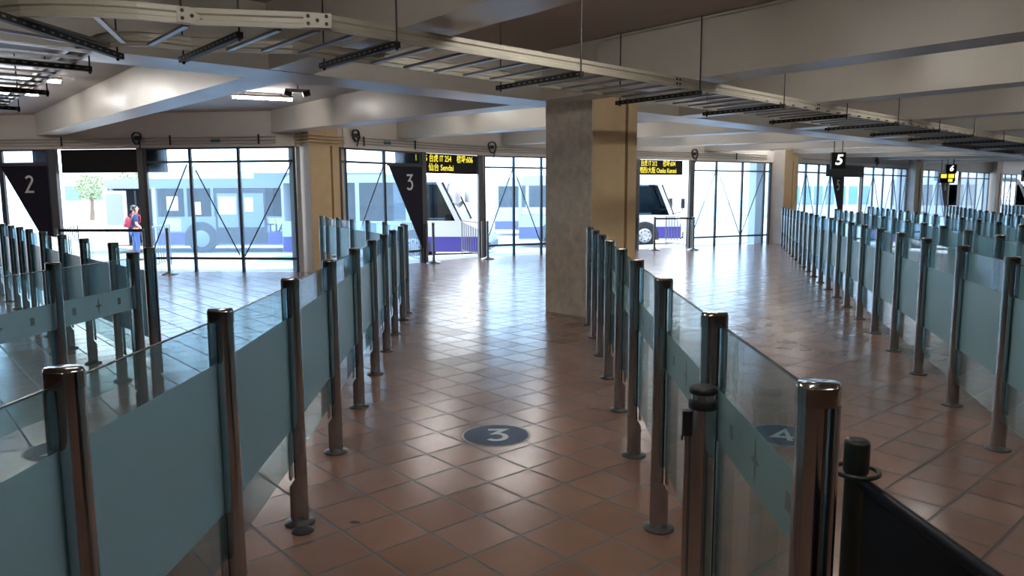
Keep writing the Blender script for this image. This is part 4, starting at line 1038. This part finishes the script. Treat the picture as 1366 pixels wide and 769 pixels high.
# ------------------------------------------------------------------ traveller
def skinned(name, chain, radii, mat, parent, sub=2, root=0):
    """chain: list of (verts, edges)"""
    vs, es = chain
    me = D.meshes.new(name); me.from_pydata(vs, es, []); o = D.objects.new(name, me); COL.objects.link(o)
    md = o.modifiers.new('skin', 'SKIN'); md.use_smooth_shade = True
    for i, r in enumerate(radii):
        me.skin_vertices[0].data[i].radius = r if isinstance(r, tuple) else (r, r)
    me.skin_vertices[0].data[root].use_root = True
    ss = o.modifiers.new('sub', 'SUBSURF'); ss.levels = sub; ss.render_levels = sub
    dg = bpy.context.evaluated_depsgraph_get(); ev = o.evaluated_get(dg); m2 = D.meshes.new_from_object(ev)
    D.objects.remove(o); D.meshes.remove(me)
    m2.name = name; m2.materials.clear(); m2.materials.append(mat)
    for p in m2.polygons: p.use_smooth = True
    return link(name, m2, parent)
def person(loc, rz):
    # local: facing +y, x to the right
    root = empty('person', loc, rz); tag(root, 'person in navy shirt and blue jeans wearing a red backpack at the gate', 'person')
    v = [(0, 0, .93), (0, .0, 1.12), (0, .01, 1.34), (0, .0, 1.46), (0, .03, 1.55), (0, .045, 1.63), (0, .03, 1.70),
         (.17, 0, 1.40), (.22, -.02, 1.15), (.21, .16, .97), (.20, .22, .93),
         (-.17, 0, 1.40), (-.22, -.03, 1.14), (-.23, .03, .90), (-.23, .05, .84),
         (.09, .0, .88), (.10, .03, .48), (.10, -.02, .09), (.10, .12, .04), (-.09, 0, .88), (-.10, -.02, .48), (-.10, -.10, .09), (-.10, .04, .04)]
    e = [(0, 1), (1, 2), (2, 3), (3, 4), (4, 5), (5, 6), (2, 7), (7, 8), (8, 9), (9, 10), (2, 11), (11, 12), (12, 13), (13, 14), (0, 15), (15, 16), (16, 17), (17, 18), (0, 19), (19, 20), (20, 21), (21, 22)]
    r = [(.13, .10), (.12, .09), (.13, .10), .055, (.068, .08), (.074, .09), (.055, .065), .055, .042, .033, .036, .055, .042, .033, .036, .082, .055, .038, .036, .082, .055, .038, .036]
    body = skinned('body', (v, e), r, M['skin'], root)
    # hands with five fingers
    for sx, wrist, dirv in ((1, Vector((.20, .22, .93)), Vector((-.05, .75, -.6))), (-1, Vector((-.23, .05, .84)), Vector((0, .25, -.95)))):
        d = dirv.normalized(); side = Vector((1, 0, 0)); fv = [tuple(wrist), tuple(wrist + d * .06)]; fe = [(0, 1)]; fr = [.026, (.036, .018)]
        for k, ln in enumerate((.062, .075, .070, .055)):
            base = wrist + d * .075 + side * (-.027 + .018 * k); i0 = len(fv)
            fv += [tuple(base), tuple(base + d * ln * .5), tuple(base + d * ln * .85 + Vector((0, .012, -.01)))]; fe += [(1, i0), (i0, i0 + 1), (i0 + 1, i0 + 2)]; fr += [.009, .0085, .0075]
        i0 = len(fv); tb = wrist + d * .03 - side * (.032 * sx)
        fv += [tuple(tb), tuple(tb + d * .04 - side * (.018 * sx))]; fe += [(1, i0), (i0, i0 + 1)]; fr += [.011, .009]
        skinned('hand', (fv, fe), fr, M['skin'], body, 1)
    sv = [(0, 0, .90), (0, 0, 1.12), (0, .01, 1.34), (0, 0, 1.44), (.17, 0, 1.40), (.215, -.015, 1.20), (-.17, 0, 1.40), (-.215, -.02, 1.20)]
    skinned('shirt', (sv, [(0, 1), (1, 2), (2, 3), (2, 4), (4, 5), (2, 6), (6, 7)]), [(.150, .118), (.140, .11), (.150, .118), .07, .068, .062, .068, .062], M['shirt'], root)
    jv = [(0, 0, .93), (.09, 0, .86), (.10, .03, .48), (.10, -.015, .11), (-.09, 0, .86), (-.10, -.02, .48), (-.10, -.09, .11)]
    skinned('jeans', (jv, [(0, 1), (1, 2), (2, 3), (0, 4), (4, 5), (5, 6)]), [(.145, .115), .098, .070, .058, .098, .070, .058], M['jeans'], root)
    for sx, yy in ((.10, 0.0), (-.10, -.08)):
        skinned('shoe', ([(sx, yy - .04, .05), (sx, yy + .06, .045), (sx, yy + .15, .035)], [(0, 1), (1, 2)]), [.05, (.05, .042), (.045, .032)], M['shoe'], root, 1)
    hv = [(0, .0, 1.62), (0, -.01, 1.68), (0, .03, 1.735), (0, -.02, 1.58)]
    skinned('hair', (hv, [(3, 0), (0, 1), (1, 2)]), [(.078, .075), (.085, .08), (.07, .06), (.06, .045)], M['hair'], root)
    fc = MB(); fc.cyl((0, .125, 1.615), (0, .142, 1.607), .014, .010, n=8)
    lpart('nose', fc, M['skin'], body)
    ey = MB()
    for s_ in (1, -1): ey.cyl((s_ * .03, .118, 1.64), (s_ * .03, .128, 1.64), .009, n=8)
    lpart('eye', ey, M['hair'], body)
    mo = MB().bar((-.02, .122, 1.575), (.02, .122, 1.575), .008, .008); lpart('mouth', mo, M['lamp_red'], body)
    for s_ in (1, -1): lpart('ear', MB().cyl((s_ * .074, .03, 1.62), (s_ * .088, .02, 1.62), .026, n=10), M['skin'], body)
    return root
px, py, pz = -11.75, 23.0, -.40
person((px, py, pz), R(-50))
bagroot = empty('backpack', (px, py, pz + .95), R(-50)); tag(bagroot, 'red backpack on the back of the person in navy', 'backpack')
bm_ = skinned('pack', ([(0, -.20, .06), (0, -.21, .26), (0, -.19, .44)], [(0, 1), (1, 2)]), [(.15, .09), (.16, .10), (.13, .08)], M['redbag'], bagroot)
pk = skinned('front_pocket', ([(0, -.30, .08), (0, -.30, .22)], [(0, 1)]), [(.11, .035), (.11, .035)], M['redbag'], bagroot)
for sx in (1, -1):
    lpart('strap', MB().tube([(sx * .1, -.12, .46), (sx * .12, -.02, .55), (sx * .12, .12, .46), (sx * .13, .135, .28), (sx * .13, -.06, .10)], .018, 7), M['redbag'], bagroot)

# ------------------------------------------------------------------ far surroundings
def far_building(x0, x1, y, h, label, nb, glassrow=((2.2, 3.6),), dpt=12):
    root = empty('terminal_building', (x0, y, GZ)); tag(root, label, 'building')
    part('wall', MB().box((x0, y, GZ), (x1, y + dpt, h)), M['facade'], root)
    part('roof_edge', MB().box((x0 - .4, y - .4, h), (x1 + .4, y + dpt + .4, h + .5)), M['facade'], root)
    for z0, z1 in glassrow:
        for i in range(nb):
            a = x0 + (x1 - x0) * (i + .12) / nb; b = x0 + (x1 - x0) * (i + .88) / nb
            part('window', MB().box((a, y - .06, z0), (b, y + .1, z1)), M['facade_glass'], root)
far_building(24, 60, 64, 4.6, 'pale terminal building with teal window band far beyond gate 5', 36, ((.7, 2.3),))
far_building(-52, -31, 82, 4.5, 'pale low building far beyond the left gate', 9, ((1.3, 2.9),))
def tree(x, y, h, label):
    root = empty('tree', (x, y, GZ)); tag(root, label, 'tree', 'trees far beyond the left gate')
    lpart('trunk', MB().cyl((0, 0, 0), (.1, 0, h * .55), .22, .12, n=10), M['bark'], root)
    rnd = random.Random(int(x * 7)); mb = MB()
    for i in range(900):
        a = rnd.random() * 2 * PI; r0 = rnd.random() ** .5 * h * .34; zz = h * (.45 + .5 * rnd.random()); k = 1 - abs(zz / h - .7) * 1.6
        c = Vector((r0 * k * math.cos(a), r0 * k * math.sin(a), zz)); s_ = .08 + .10 * rnd.random()
        t = Vector((rnd.uniform(-1, 1), rnd.uniform(-1, 1), rnd.uniform(-1, 1))).normalized(); b_ = t.orthogonal().normalized()
        mb.add([c - t * s_, c + b_ * s_ * .5, c + t * s_, c - b_ * s_ * .5], [(0, 1, 2, 3)])
    lpart('crown', mb, M['leaf'], root)
tree(-37.5, 66, 4.2, 'leafy tree nearer the navy banner, far beyond the left gate'); tree(-34.8, 68, 5.2, 'taller leafy tree far beyond the left gate'); tree(-33, 66, 3.4, 'small leafy tree far beyond the left gate, nearest the bus door')
